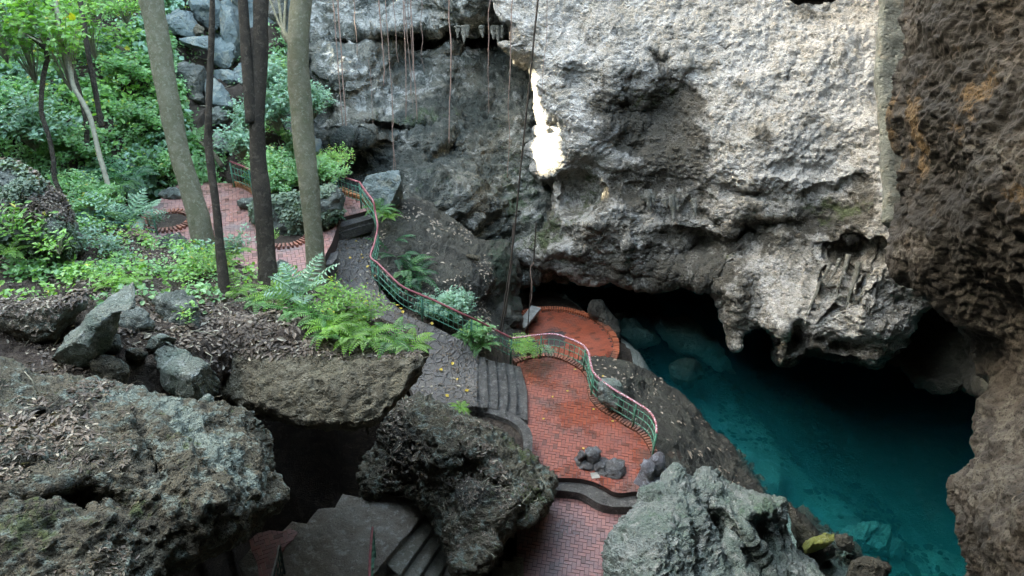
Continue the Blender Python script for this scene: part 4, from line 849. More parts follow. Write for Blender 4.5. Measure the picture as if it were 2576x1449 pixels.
BOULD = [
 ('boulder', 'flat pale overhanging boulder at the left edge under leaf litter', [(-40, 775), (45, 765), (115, 757), (215, 740), (212, 775), (188, 791), (139, 854), (87, 864), (45, 861), (-40, 826)], 13.2, M_bould, .9, 30),
 ('boulder', 'long slanting grey-green boulder pointing up to the right', [(115, 892), (146, 857), (222, 809), (264, 788), (295, 736), (318, 724), (343, 736), (328, 768), (302, 798), (295, 840), (243, 895), (208, 930), (167, 923), (118, 909)], 12.4, M_green, .9, 34),
 ('boulder', 'low rounded rock just right of the slanting boulder foot', [(232, 908), (262, 898), (300, 910), (318, 937), (310, 958), (280, 965), (240, 935)], 12.2, M_bould, .5, 22),
 ('boulder', 'pale oval stone lying on the dark litter below the ferns', [(365, 861), (385, 846), (410, 840), (432, 842), (447, 852), (448, 866), (420, 878), (400, 884), (368, 878)], 13.4, M_green, .5, 20),
 ('boulder', 'angular green block leaning against the dark overhanging slab', [(396, 882), (417, 877), (462, 899), (487, 918), (528, 925), (544, 963), (536, 985), (459, 987), (430, 972), (402, 915)], 12.6, M_green, .8, 26),
 ('boulder', 'mossy spongy rock above the pale oval stone', [(302, 815), (320, 790), (345, 778), (372, 791), (382, 822), (347, 850), (320, 854)], 13.9, M_karst, .6, 22),
 ('boulder', 'dark pitted rock knob beside the root of the thin tree', [(385, 745), (415, 733), (460, 742), (490, 765), (500, 830), (480, 870), (440, 866), (405, 810)], 14.9, M_karst, .8, 30),
 ('boulder', 'small stone wedged behind the slanting boulder', [(262, 857), (276, 846), (298, 845), (306, 868), (294, 890), (266, 893)], 12.9, M_karst, .4, 14),
 ('boulder', 'small brown stone in front of the pale oval stone', [(318, 880), (345, 875), (372, 888), (366, 900), (340, 906), (322, 898)], 12.8, M_bould, .3, 14),
 ('boulder', 'small pale stone beside the dark gap at the left edge', [(130, 955), (165, 950), (200, 962), (190, 978), (150, 975)], 11.9, M_bould, .3, 12),
 ('boulder', 'tiny stone on top of the big lower left boulder edge', [(497, 1006), (512, 998), (534, 1001), (536, 1014), (518, 1022), (500, 1018)], 11.6, M_green, .2, 8),
 ('boulder', 'dark karst boulder with creeping leaves at the left edge', [(-40, 420), (20, 418), (60, 430), (104, 447), (139, 489), (167, 527), (195, 585), (194, 625), (174, 650), (149, 655), (104, 635), (52, 621), (-40, 621)], 16.8, M_karst, 1.8, 60),
 ('boulder', 'leaf covered spongy rock in the middle of the brick plaza', [(636, 510), (660, 499), (730, 489), (799, 475), (848, 468), (865, 496), (858, 534), (834, 555), (813, 569), (764, 593), (712, 604), (688, 586), (643, 548)], 23.6, M_karst, 1.5, 50),
 ('boulder', 'small spongy rock at the foot of the leaning pale trunk', [(405, 612), (425, 594), (450, 590), (475, 603), (478, 630), (450, 645), (420, 640)], 20.5, M_karst, .7, 22),
 ('boulder', 'small spongy rock at the near edge of the plaza', [(688, 664), (704, 653), (722, 664), (731, 690), (715, 705), (692, 695)], 19.6, M_karst, .6, 16),
 ('boulder', 'low mossy stone on the plaza in front of the far kerb', [(600, 507), (612, 500), (634, 503), (640, 516), (620, 522), (604, 518)], 24.4, M_karst, .4, 12),
 ('boulder', 'flat karst stone at the back left corner of the plaza', [(400, 490), (415, 478), (440, 472), (462, 482), (455, 500), (425, 505)], 25.0, M_karst, .5, 14),
 ('boulder', 'large smooth pale green boulder behind the path railing', [(914, 452), (935, 433), (965, 427), (1000, 437), (1013, 462), (1017, 489), (1001, 517), (993, 541), (976, 545), (940, 525), (918, 500)], 24.9, M_grey, 1.2, 34),
 ('boulder', 'tall narrow blue grey slab leaning in the top rock pile', [(468, -30), (520, -30), (548, 10), (570, 42), (572, 60), (552, 82), (535, 78), (505, 60), (490, 30)], 30.4, M_grey, 1.0, 24),
 ('boulder', 'pale green boulder in the rock pile left of the thin tree', [(416, 40), (440, 28), (480, 38), (500, 60), (502, 74), (480, 84), (440, 80), (418, 68)], 29.6, M_grey, .9, 22),
 ('boulder', 'small orange brown stone perched in the rock pile', [(485, 68), (498, 64), (512, 72), (510, 86), (494, 90), (486, 82)], 29.2, M_slab, .4, 8),
 ('boulder', 'upright rounded stone between the thin tree and the forked tree', [(562, 40), (575, 26), (588, 30), (605, 60), (612, 120), (600, 150), (575, 120), (560, 80)], 30.2, M_grey, .9, 24),
 ('boulder', 'egg shaped grey boulder in the crevice', [(540, 118), (555, 106), (575, 110), (590, 135), (588, 165), (570, 178), (548, 160)], 29.8, M_grey, .9, 22),
 ('boulder', 'grey boulder low in the crevice', [(535, 190), (560, 172), (590, 185), (596, 205), (580, 216), (548, 206)], 29.4, M_grey, .8, 18),
 ('boulder', 'grey stone touching the forked tree on its left', [(588, 175), (602, 166), (618, 172), (616, 205), (600, 210), (590, 196)], 29.4, M_grey, .7, 14),
 ('boulder', 'flat ledge stone left of the thin tree', [(470, 100), (500, 92), (535, 98), (545, 112), (520, 124), (480, 120)], 29.0, M_grey, .6, 14),
 ('boulder', 'lichen blotched boulder right of the leaning pale trunk', [(445, 172), (470, 166), (510, 172), (518, 200), (512, 260), (490, 262), (460, 230), (450, 200)], 28.4, M_back, 1.1, 26),
 ('boulder', 'sloping blue boulder below the crevice', [(522, 198), (545, 210), (570, 235), (586, 258), (580, 272), (548, 274), (524, 260)], 28.4, M_grey, .8, 20),
 ('boulder', 'pitted boulder under the sloping blue one', [(520, 280), (545, 270), (572, 285), (568, 308), (540, 322), (522, 310)], 27.8, M_karst, .7, 18),
 ('boulder', 'mossy dark boulder next to the far end of the railing', [(530, 345), (556, 330), (580, 345), (586, 380), (575, 400), (550, 408), (535, 380)], 27.0, M_green, .9, 22),
 ('boulder', 'blue boulder behind the shrub right of the forked tree', [(650, 345), (700, 330), (740, 342), (760, 370), (740, 385), (690, 380), (655, 365)], 27.8, M_grey, .9, 24),
 ('boulder', 'dark boulder behind the shrub by the right pale trunk', [(770, 340), (790, 345), (812, 375), (805, 395), (775, 392)], 27.8, M_grey, .8, 16),
 ('boulder', 'grey boulder at the top edge between the trunks', [(575, -30), (612, -30), (618, 0), (612, 26), (592, 24), (578, 8)], 30.8, M_grey, .8, 18),
 ('boulder', 'pale rock at the top edge left of the right pale trunk', [(668, -40), (722, -40), (726, 20), (722, 60), (700, 66), (676, 40)], 31.0, M_back, .9, 22),
 ('boulder', 'rounded dark rock by the water at the round terrace', [(1480, 786), (1484, 768), (1494, 758), (1512, 758), (1530, 785), (1552, 805), (1567, 830), (1565, 856), (1550, 868), (1562, 885), (1557, 897), (1546, 902), (1540, 870), (1524, 838), (1505, 812)], 29.2, M_slope, .8, 22),
 ('boulder', 'broken rock face behind the pile of grey boulders at the top', [(425, -60), (740, -60), (745, 120), (735, 330), (700, 420), (600, 425), (560, 400), (500, 300), (450, 200), (430, 90)], 31.6, M_grey, 1.0, 40),
 ('boulder', 'small dark rock left of the round terrace', [(1228, 790), (1245, 768), (1275, 762), (1300, 790), (1312, 808), (1290, 830), (1270, 842), (1235, 830)], 26.6, M_slope, .9, 24),
 ('boulder', 'pale karst rock outside the terrace railing', [(1496, 962), (1520, 952), (1545, 952), (1560, 968), (1572, 1000), (1565, 1035), (1545, 1040), (1512, 1012), (1500, 990)], 21.9, M_front, .6, 22),
 ('boulder', 'bright yellow-green mossy block at the lake shore', [(2022, 1370), (2034, 1352), (2062, 1337), (2084, 1340), (2101, 1348), (2095, 1366), (2062, 1380), (2034, 1390)], 20.3, M_yellow, .5, 22),
 ('boulder', 'dark block beneath the yellow-green mossy block', [(2030, 1392), (2060, 1380), (2098, 1364), (2104, 1375), (2096, 1398), (2075, 1405), (2064, 1424), (2040, 1410)], 20.9, M_slope, .4, 12),
 ('boulder', 'brown shore slab right of the green-topped ridge', [(1978, 1270), (2000, 1278), (2050, 1322), (2085, 1350), (2050, 1385), (2020, 1398), (1995, 1330)], 21.0, M_slope, .5, 18),
 ('boulder', 'grey stone at the bottom edge of the lake', [(2140, 1412), (2180, 1398), (2200, 1410), (2240, 1424), (2230, 1452), (2190, 1470), (2120, 1470)], 19.6, M_slope, .4, 14),
 ('boulder', 'dark half sunken stone near the lake shore', [(2105, 1350), (2130, 1345), (2145, 1370), (2138, 1386), (2112, 1380)], 21.4, M_slope, .3, 10),
]
for nm, lab, ol, d, mt, th, E in BOULD:
    if mt is M_grey and d > 28.3 and len(ol) < 9: a_ = np.array(ol, float); ol = ((a_-a_.mean(0))*1.22+a_.mean(0)).tolist()
    sz = max(np.ptp(np.array(ol)[:, 0]), np.ptp(np.array(ol)[:, 1])); st = max(5, min(11, sz/12))
    sc_ = 1. if sz > 60 else 1.5
    key = {'dark karst': 'leftrock', 'leaf cover': 'planter', 'flat pale ': 'litrock', 'rounded da': None}.get(lab[:10])
    o = rock(nm, ol, d, mt, step=st, sub=2, thick=th, E=E, back=1.1, amp=(.12*min(1.5, th), .06*min(1.5, th+.2), .03), sc=(1.0*sc_, 2.2*sc_, 6), style='karst' if mt in (M_karst, M_bould) else 'facet' if mt in (M_grey, M_green) or 'block' in lab or 'slab' in lab else 'lump', keep=key)
    tag(o, lab, 'boulder', 'boulders around the sinkhole')
# submerged boulders
for lab, ol, d, th in (('pale slab sunk under the blue water behind the round terrace', [(1452, 760), (1490, 738), (1540, 728), (1600, 735), (1640, 750), (1660, 790), (1650, 830), (1600, 812), (1540, 790), (1500, 768)], 33.8, 1.2),
                       ('sunken pointed slab right of the round terrace', [(1535, 800), (1570, 775), (1610, 800), (1660, 855), (1652, 866), (1620, 874), (1575, 876), (1556, 850)], 31.9, .9),
                       ('sunken dark block in the turquoise shallows', [(1690, 925), (1745, 905), (1775, 945), (1740, 970), (1700, 955)], 30.2, .8),
                       ('long sunken ledge in the middle of the lake', [(1640, 800), (1720, 810), (1800, 860), (1850, 940), (1800, 930), (1700, 870)], 32.0, .8),
                       ('sunken shelf under the near shore of the lake', [(2120, 1330), (2200, 1320), (2270, 1370), (2280, 1440), (2180, 1400), (2120, 1380)], 25.4, .6)):
    o = rock('sunken_rock', ol, d, M_slope if 'block' in lab else M_bed if 'shelf' in lab else M_sunk, step=9, sub=2, thick=th, E=30, back=1.2, amp=(.2, .1, .05), sc=(.8, 1.8, 4)); tag(o, lab, 'sunken rock', 'sunken rocks in the lake')
r = np.random.default_rng(5); q0 = None
for i in range(70):
    u = r.uniform(1600, 2300); v = 900+(u-1600)*.62+abs(r.normal(0, 80)); z = -1.5-r.uniform(0, 1.5) if False else None
# big boulders
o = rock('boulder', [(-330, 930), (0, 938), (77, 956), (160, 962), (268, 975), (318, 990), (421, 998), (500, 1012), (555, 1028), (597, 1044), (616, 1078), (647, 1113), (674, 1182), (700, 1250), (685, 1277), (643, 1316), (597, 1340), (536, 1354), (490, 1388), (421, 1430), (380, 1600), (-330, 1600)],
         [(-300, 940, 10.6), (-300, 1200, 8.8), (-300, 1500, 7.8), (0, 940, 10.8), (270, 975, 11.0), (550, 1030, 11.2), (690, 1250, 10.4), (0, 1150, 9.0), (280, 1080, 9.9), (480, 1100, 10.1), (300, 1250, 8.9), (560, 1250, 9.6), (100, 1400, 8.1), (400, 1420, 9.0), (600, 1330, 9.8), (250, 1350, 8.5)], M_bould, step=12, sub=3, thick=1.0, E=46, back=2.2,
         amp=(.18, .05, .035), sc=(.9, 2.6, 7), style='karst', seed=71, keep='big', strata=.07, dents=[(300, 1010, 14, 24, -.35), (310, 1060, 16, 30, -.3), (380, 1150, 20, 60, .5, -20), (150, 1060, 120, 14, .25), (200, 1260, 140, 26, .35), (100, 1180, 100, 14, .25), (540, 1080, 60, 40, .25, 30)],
         pale=[(460, 1070, 130, 26, .9, 35), (580, 1190, 100, 30, .8, 45), (240, 990, 60, 20, .6)], stain=[(200, 1300, 220, 80, .2), (100, 1050, 120, 40, .3)], moss=[(480, 1110, 30, 30, .5), (350, 1280, 40, 30, .6), (60, 1330, 100, 60, .5)])  # pale: lichen and ridge highlights painted into the colour
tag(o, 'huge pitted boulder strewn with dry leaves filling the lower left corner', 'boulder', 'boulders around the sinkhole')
o = rock('boulder', [(505, 800), (520, 780), (600, 790), (700, 800), (800, 850), (880, 880), (960, 880), (1050, 880), (1072, 900), (1062, 935), (1032, 985), (988, 1045), (955, 1080), (900, 1092), (800, 1088), (700, 1070), (620, 1042), (560, 1000), (520, 910)],
         [(520, 800, 15.3), (700, 830, 15.2), (880, 890, 14.8), (1060, 900, 14.9), (700, 950, 14.5), (900, 980, 14.3), (600, 1000, 14.7), (800, 1060, 14.2), (900, 1060, 14.2), (1050, 930, 14.8)], M_slab, step=12, sub=2, thick=.8, E=30, back=2.2, amp=(.14, .05, .03), sc=(.8, 2, 5.5), style='karst', seed=73, keep='slab')
tag(o, 'dark overhanging slab boulder under the fern bank above a black hollow', 'boulder', 'boulders around the sinkhole')
o = rock('boulder', [(1000, 1010), (1050, 1010), (1110, 1024), (1165, 1036), (1203, 1048), (1238, 1072), (1266, 1100), (1292, 1128), (1328, 1150), (1366, 1180), (1388, 1215), (1383, 1250), (1345, 1300), (1300, 1325), (1280, 1350), (1262, 1390), (1238, 1430), (1200, 1449), (1140, 1449), (1125, 1400), (1108, 1350), (1085, 1290), (1080, 1270), (1040, 1252), (920, 1255), (905, 1200), (940, 1120), (975, 1050)],
         [(1050, 1020, 19.2), (1240, 1080, 18.9), (1330, 1155, 18.6), (1380, 1220, 18.3), (1000, 1150, 18.5), (1150, 1120, 17.7), (1200, 1200, 17.3), (1300, 1230, 17.3), (1100, 1230, 17.6), (1200, 1350, 16.7), (1150, 1430, 16.3), (930, 1240, 18.6)], M_bould, step=11, sub=3, thick=.9, E=40, back=1.8,
         amp=(.22, .09, .05), sc=(1., 2.3, 6.5), style='karst', seed=75, keep='mid', dents=[(1170, 1180, 50, 40, .5, 40), (1230, 1150, 20, 70, -.4, -50), (1330, 1270, 40, 30, .4), (1110, 1160, 40, 60, -.3)], moss=[(1300, 1140, 60, 20, .5, 45), (1320, 1260, 50, 40, .5)], stain=[(1200, 1250, 60, 40, .5), (1000, 1130, 60, 100, .5)])
tag(o, 'large rugged boulder between the lower stairs and the red terrace', 'boulder', 'boulders around the sinkhole')
o = rock('boulder', [(1520, 1500), (1526, 1449), (1530, 1385), (1543, 1355), (1564, 1316), (1567, 1300), (1597, 1254), (1605, 1224), (1640, 1205), (1678, 1189), (1700, 1186), (1717, 1202), (1742, 1213), (1760, 1240), (1785, 1300), (1810, 1360), (1840, 1420), (1850, 1500)],
         [(1530, 1449, 16.8), (1600, 1240, 18.8), (1690, 1190, 19.2), (1750, 1240, 18.9), (1640, 1300, 17.5), (1700, 1330, 17.2), (1650, 1430, 16.2), (1780, 1420, 17.2)], M_front, step=10, sub=3, thick=.9, E=34, back=2, amp=(.16, .07, .04), sc=(1.1, 2.6, 7), style='karst', seed=77,
         dents=[(1745, 1350, 10, 70, .5, -18), (1620, 1270, 14, 40, .2)], moss=[(1700, 1400, 80, 40, .3), (1660, 1300, 60, 60, .2)], stain=[(1700, 1420, 70, 40, .4), (1650, 1240, 30, 20, .5)])
tag(o, 'tall pale grey boulder at the bottom edge right of the lower brick floor', 'boulder', 'boulders around the sinkhole')
o = rock('boulder', [(1740, 1215), (1756, 1205), (1771, 1190), (1790, 1200), (1810, 1218), (1848, 1245), (1891, 1259), (1930, 1262), (1968, 1262), (1974, 1290), (1984, 1327), (2006, 1376), (2060, 1431), (2100, 1500), (1840, 1500), (1815, 1420), (1790, 1340), (1765, 1280)],
         [(1770, 1195, 19.6), (1850, 1250, 19.5), (1960, 1270, 19.6), (1800, 1300, 18.7), (1900, 1330, 18.5), (1980, 1370, 19.4), (1870, 1449, 17.6), (2050, 1449, 18.9)], M_front, step=10, sub=3, thick=.9, E=26, back=1.6, amp=(.2, .08, .035), sc=(1.0, 2.2, 6), style='lump', seed=79,
         dents=[(1800, 1350, 26, 70, .9, -10), (1870, 1380, 20, 70, .8, -20), (1930, 1350, 18, 60, .6, -25), (1845, 1300, 14, 60, -.5, -40), (1900, 1280, 40, 12, -.3, 10), (1965, 1330, 12, 50, .5, -15), (1900, 1440, 20, 50, .6, -15)],
         stain=[(1800, 1370, 30, 70, .7), (1880, 1400, 30, 60, .7), (1940, 1390, 30, 60, .5)], moss=[(1930, 1280, 50, 22, .7), (1830, 1260, 60, 30, .3)])  # darker inside the clefts
tag(o, 'ridged grey green shore rock with a flat mossy top beside the lake', 'boulder', 'boulders around the sinkhole')
DARK = [(935, 640), (951, 564), (975, 530), (1001, 508), (1038, 500), (1075, 514), (1125, 551), (1162, 576), (1199, 594), (1244, 604), (1286, 608), (1298, 646), (1314, 690), (1308, 720), (1298, 745), (1311, 770), (1298, 787), (1306, 810), (1290, 850), (1262, 900), (1180, 880), (1080, 800), (1000, 740), (945, 700)]
o = rock('boulder', DARK, [(955, 570, 24.9), (1040, 505, 26), (1000, 650, 24.2), (1000, 730, 23.6), (1100, 640, 25.2), (1200, 700, 25.4), (1280, 615, 28), (1305, 700, 28.2), (1300, 780, 28), (1200, 830, 24.8), (1262, 880, 24.6), (1230, 640, 26.8)], M_slope, step=11, sub=2, thick=.8, E=36, back=2,
         amp=(.16, .06, .035), sc=(.8, 2, 5.5), seed=81, keep='dark', moss=[(1270, 690, 40, 120, .9)], dents=[(1250, 640, 30, 60, -.3)])
tag(o, 'broad dark damp boulder sloping behind the ferns with a green right flank', 'boulder', 'boulders around the sinkhole')

# ================================================================ stalagmites on the terrace
def stal(name, label, lobes, mat, cat='stalagmite'):
    Vs = []; Fs = []; n = 0; mb = MB(); r = np.random.default_rng(len(label))
    for (u, v, z0, rad, h) in lobes:
        c = P(u, v, z0); k = 26; m = 16
        for i in range(m+1):
            t = i/m; rr = rad*(1.25-.35*t) if t < .7 else rad*(1.0)*math.sqrt(max(0, 1-((t-.7)/.3)**2))*(1.005)
            for j in range(k):
                a = 2*math.pi*j/k; Vs.append((c[0]+rr*math.cos(a), c[1]+rr*math.sin(a), z0-.05+(h+.05)*t))
        Fs += [(n+i*k+j, n+i*k+(j+1) % k, n+(i+1)*k+(j+1) % k, n+(i+1)*k+j) for i in range(m) for j in range(k)]; n += (m+1)*k
    V = np.array(Vs); c = V.mean(0)
    d = .05*np.stack([fbm(V*5, 3, s) for s in (1, 2, 3)], 1)+.022*np.stack([fbm(V*np.array([8, 8, 22]), 2, s) for s in (4, 5, 6)], 1)
    o = obj(name, V+d, Fs, mat); return tag(o, label, cat, 'stalagmites on the terrace')
stal('stalagmite', 'cluster of three glossy dark stalagmite stumps on the red brick terrace', [(1462, 1162, Z_PL, .13, .42), (1490, 1160, Z_PL, .19, .52), (1512, 1172, Z_PL, .22, .22), (1545, 1182, Z_PL, .26, .24), (1525, 1180, Z_PL, .24, .16), (1478, 1168, Z_PL, .2, .16), (1558, 1180, Z_PL, .14, .18)], M_stal)
stal('stalagmite', 'lilac grey double stalagmite stump at the terrace corner by the railing end', [(1622, 1215, Z_PL-.1, .20, .78), (1646, 1205, Z_PL-.1, .19, .90), (1630, 1225, Z_PL-.2, .30, .45), (1662, 1208, Z_PL-.1, .14, .45), (1612, 1232, Z_PL-.3, .2, .42)], M_lilac)

# ================================================================ stalactites and drapery under the cliffs
def stalactite(pts, d, r0, mat, label, cat='stalactite', group='stalactites on the pale cliff'):
    q = np.array([D(u, v, d) for u, v in pts]); q = spline(q, 10); t = np.linspace(0, 1, 10)
    rr = r0*(1-t**1.6*.85)*(1+.12*np.sin(t*17+r0*99)); mb = MB().tube(q, rr, 8); V = np.concatenate(mb.V)
    V = V+.03*np.stack([fbm(V*6, 2, s) for s in (1, 2, 3)], 1)*min(1, r0*6); o = obj('stalactite', V, mb.F, mat); return tag(o, label, cat, group)
names = ['first', 'second', 'third', 'fourth', 'fifth', 'sixth', 'seventh', 'eighth', 'ninth', 'tenth', 'eleventh', 'twelfth']
for i, (u, v, l, w, d) in enumerate([(1618, 488, 22, .12, 26.6), (1630, 478, 58, .16, 26.5), (1641, 484, 34, .09, 26.45), (1672, 498, 26, .11, 26.35), (1690, 490, 70, .14, 26.3), (1702, 496, 38, .08, 26.25), (1744, 500, 44, .12, 26.2)]):
    stalactite([(u, v), (u+3, v+l*.5), (u+5, v+l)], d, w, M_drip, names[i]+' from the left in the row of stubby stalactites under the pale ledge')
for i, (u, v, l, w, d) in enumerate([(2135, 640, 100, .08, 23.55), (2112, 650, 70, .06, 23.7), (2160, 660, 120, .09, 23.4), (2090, 660, 60, .06, 23.8), (2190, 690, 70, .07, 23.3), (2062, 710, 80, .06, 24.0)]):
    stalactite([(u, v), (u-10, v+l*.4), (u-34, v+l)], d, w, M_drip, names[i]+' of the long slanting ribs hanging down the lower right of the pale cliff', 'rock rib', 'slanting ribs of the pale cliff')
stalactite([(1602, 645), (1598, 680), (1588, 712)], 28.2, .1, M_drip, 'single curved rib on the dark overhang above the lake', 'rock rib', 'slanting ribs of the pale cliff')
for i, (u, l) in enumerate([(1150, 30), (1166, 46), (1174, 30), (1098, 18), (1240, 36), (1252, 52), (1262, 34), (1212, 30)]):
    stalactite([(u, 66), (u+1, 66+l*.5), (u+2, 66+l)], 29.6, .13, M_back, names[i]+' of the small icicle-like stalactites under the grey ledge behind the roots', 'stalactite', 'stalactites of the grey ledge')

# ================================================================ trees
def trunk(name, label, pts, d, dia, mat, forks=(), flare=1.25, group='trees rising past the plaza', zb=None, seed=0, cat='tree', amp=.05, leaves=None):
    q = np.array([D(u, v, dd) for (u, v), dd in zip(pts, d if hasattr(d, '__len__') else [d]*len(pts))])
    e = empty(name, q[-1], label, cat, group); n = 60; c = spline(q[::-1], n); t = np.linspace(0, 1, n)
    w = spline(np.array([(x, 0, 0) for x in (dia if hasattr(dia, '__len__') else [dia]*2)][::-1]), n)[:, 0] if hasattr(dia, '__len__') else np.full(n, dia)
    rr = w/2*(1+(flare-1)*np.exp(-t*16))
    mb = MB().tube(c, rr, 20); V = np.concatenate(mb.V); N = V-np.repeat(c, 20, 0); N /= np.linalg.norm(N, axis=1)[:, None]+1e-9
    V = V+N*(amp*fbm(V*np.array([1.6, 1.6, .7])+seed, 3, seed)+amp*.35*fbm(V*np.array([7, 7, 3])+seed, 2, seed))[:, None]*(np.mean(w))**.5
    obj('trunk', V, mb.F, mat, e)
    for f in forks:
        c2 = spline(np.array([D(*p) for p in f[0]]), 30); mb = MB().tube(c2, np.linspace(f[1], f[2], 30)/2, 12); V = np.concatenate(mb.V)
        obj('branch', V+amp*.3*np.stack([fbm(V*3, 2, s) for s in (1, 2, 3)], 1)*f[1]**.5, mb.F, mat, e)
    return e
trunk('tree', 'thick pale olive trunk leaning left at the left of the plaza', [(338, -160), (378, 0), (398, 100), (424, 250), (452, 380), (480, 480), (502, 560), (520, 650), (528, 700)], [18.8, 19.3, 19.5, 19.7, 19.9, 20, 20.1, 20.3, 20.4], (.64, .56, .54, .54, .6), M_bark, seed=3, amp=.035)
trunk('tree', 'upright pale olive trunk with a knobbed branch stub in front of the path', [(770, -160), (758, 0), (750, 100), (752, 200), (762, 330), (776, 450), (786, 560), (794, 660), (800, 760)], [17.6, 18, 18, 18.1, 18.2, 18.2, 18.3, 18.4, 18.5], (.50, .47, .55, .50, .47, .44, .50), M_bark,
      forks=[([(738, 110, 18), (722, 96, 18), (712, 78, 18.1)], .2, .14), ([(714, 82, 18.05), (706, 40, 18.3), (694, -60, 18.7)], .08, .05), ([(716, 82, 18.05), (716, 40, 18.3), (722, -60, 18.7)], .07, .05), ([(715, 82, 18.05), (700, 55, 18.4), (676, -10, 18.8)], .06, .04)], seed=9, amp=.03)
trunk('tree', 'dark forked trunk splitting into two stems in front of the plaza', [(672, -160), (658, 0), (655, 100), (650, 200), (645, 290), (650, 400), (660, 500), (668, 600), (674, 690), (678, 740)], [16.6, 16.8, 16.9, 17, 17, 17.1, 17.1, 17.2, 17.2, 17.2], (.36, .36, .36, .34, .36, .36, .37, .42), M_barkd,
      forks=[([(634, 310, 16.95), (630, 260, 16.9), (624, 190, 16.85), (618, 110, 16.8), (611, 0, 16.7), (604, -160, 16.5)], .30, .18)], seed=14, amp=.03)
trunk('tree', 'slender dark wavy trunk rooted at the edge of the fern bank', [(536, -160), (534, 0), (532, 100), (528, 200), (525, 290), (524, 350), (533, 440), (545, 530), (553, 620), (562, 700), (566, 748)], [15.6, 15.8, 15.9, 16, 16, 16.1, 16.1, 16.1, 16.1, 16.1, 16.1], (.10, .115, .125, .14, .17, .21), M_barkd, seed=17, amp=.025, flare=1.5)
# saplings on the hillside
for lab, pts, d, w in (('crooked dark sapling stem nearest the left edge', [(30, 60), (95, 105), (118, 140), (108, 200), (104, 280), (122, 340), (134, 400), (138, 450), (160, 500)], 20.5, .12),
                       ('slanting thin grey stem right of the crooked sapling', [(140, 0), (150, 90), (175, 170), (186, 220), (225, 290), (250, 390), (276, 478)], 21.0, .13),
                       ('thin dark stem crossing the slanting grey stem', [(196, -40), (206, 30), (216, 100), (226, 160), (240, 230), (256, 320)], 22, .15),
                       ('faint brown stem behind the saplings on the ivy slope', [(112, -40), (150, 60), (165, 120), (190, 200), (216, 300), (218, 380)], 24, .16),
                       ('thin pale branch leaning across the upper left leaves', [(0, 62), (50, 80), (105, 108)], 20.2, .05)):
    trunk('sapling', lab, pts, d, w, M_barkd if 'dark' in lab or 'brown' in lab else M_twig, group='saplings on the ivy slope', cat='sapling', amp=.02, flare=1.1)
for lab, a, b, d, w in (('dead branch lying down the ivy slope', (290, 115), (362, 165), 27.6, .2), ('pale dead log above the far railing', (505, 358), (560, 420), 26.2, .18), ('short pale log on the dark boulder beside the rock wall', (1158, 647), (1205, 651), 25.3, .2), ('thin dry stick standing on the big lower left boulder', (62, 935), (94, 990), 9.9, .02), ('thin stick on the leaf litter at the left edge', (0, 905), (60, 960), 11.8, .025)):
    q = spline(np.array([D(*a, d), D((a[0]+b[0])/2+3, (a[1]+b[1])/2-4, d-.05), D(*b, d)]), 14); mb = MB().tube(q, np.linspace(w*.6, w, 14)/2, 8); tag(mb.build('dead_branch', M_twig if 'stick' in lab else M_slab), lab, 'dead branch', 'dead wood')

# aerial roots
ROOTS = [(837, 0, 866, 372, 29, .05, 'brown'), (848, -20, 874, 395, 29, .07, 'brown'), (889, 0, 898, 140, 29.2, .035, ''), (955, 0, 966, 215, 28.6, .06, ''), (972, 0, 996, 430, 28.4, .035, ''), (990, 0, 1000, 160, 28.6, .03, ''), (1015, 0, 1025, 300, 28.2, .045, ''), (1018, 0, 1034, 240, 28.3, .035, ''),
         (1035, 0, 1048, 300, 28.2, .05, ''), (1028, 0, 1041, 270, 28.5, .025, ''), (1060, 0, 1064, 180, 28.5, .025, ''), (1131, 0, 1134, 360, 27.8, .06, ''), (1231, 20, 1228, 285, 27.6, .03, ''), (1290, 0, 1274, 448, 26.3, .035, ''), (1378, 0, 1362, 300, 25.6, .022, ''), (1339, 660, 1334, 760, 26, .03, ''), (986, 235, 992, 440, 28.3, .03, ''), (930, 150, 940, 330, 29, .02, '')]
place = ['leftmost', 'second', 'third', 'fourth', 'fifth', 'sixth', 'seventh', 'eighth', 'ninth', 'tenth', 'eleventh', 'twelfth', 'thirteenth', 'fourteenth', 'fifteenth', 'sixteenth', 'seventeenth', 'eighteenth', 'nineteenth', 'twentieth']
rk = np.argsort([a[0] for a in ROOTS]).argsort()
for i, (u0, v0, u1, v1, d, w, _) in enumerate(ROOTS):
    d = d-1.6; a = D(u0, v0, d); b = D(u1, v1, d); a = a+(a-b)*(.35 if v0 <= 20 else 0); n = 40; t = np.linspace(0, 1, n)[:, None]; q = a+(b-a)*t
    q = q+np.c_[.06*vnoise(np.c_[t*6+i*3, t, t], 1), .06*vnoise(np.c_[t*6+i*5, t, t], 2), np.zeros(n)]
    tag(MB().tube(q, np.full(n, w/2)*np.linspace(1, .6, n), 5).build('aerial_root', M_root), '%s of the thin brown aerial roots hanging before the grey wall' % place[rk[i]], 'root', 'aerial roots')
for lab, p in (('long dark liana hanging diagonally from the top edge towards the round terrace', [(1370, -160, 20), (1353, 0, 20.6), (1336, 170, 21.4), (1310, 420, 22.8), (1290, 620, 24), (1257, 840, 25.4)]), ('thin second liana beside the long diagonal one', [(1292, 560, 24.4), (1283, 700, 24.8), (1262, 838, 25.3)]), ('fine liana strand left of the dark diagonal one', [(1318, 330, 23), (1296, 560, 24.3), (1272, 800, 25.2)])):
    q = spline(np.array([D(*a) for a in p]), 60); tag(MB().tube(q, .028 if 'long' in lab else .014, 5).build('liana', M_rope), lab, 'liana', 'lianas')
tag(MB().tube(spline(np.array([D(1349, 560, 24), D(1343, 650, 25), D(1332, 765, 26.5), D(1327, 845, 27.4)]), 30), .02, 5).build('liana', M_rope), 'thin liana ending on the concrete bench of the round terrace', 'liana', 'lianas')

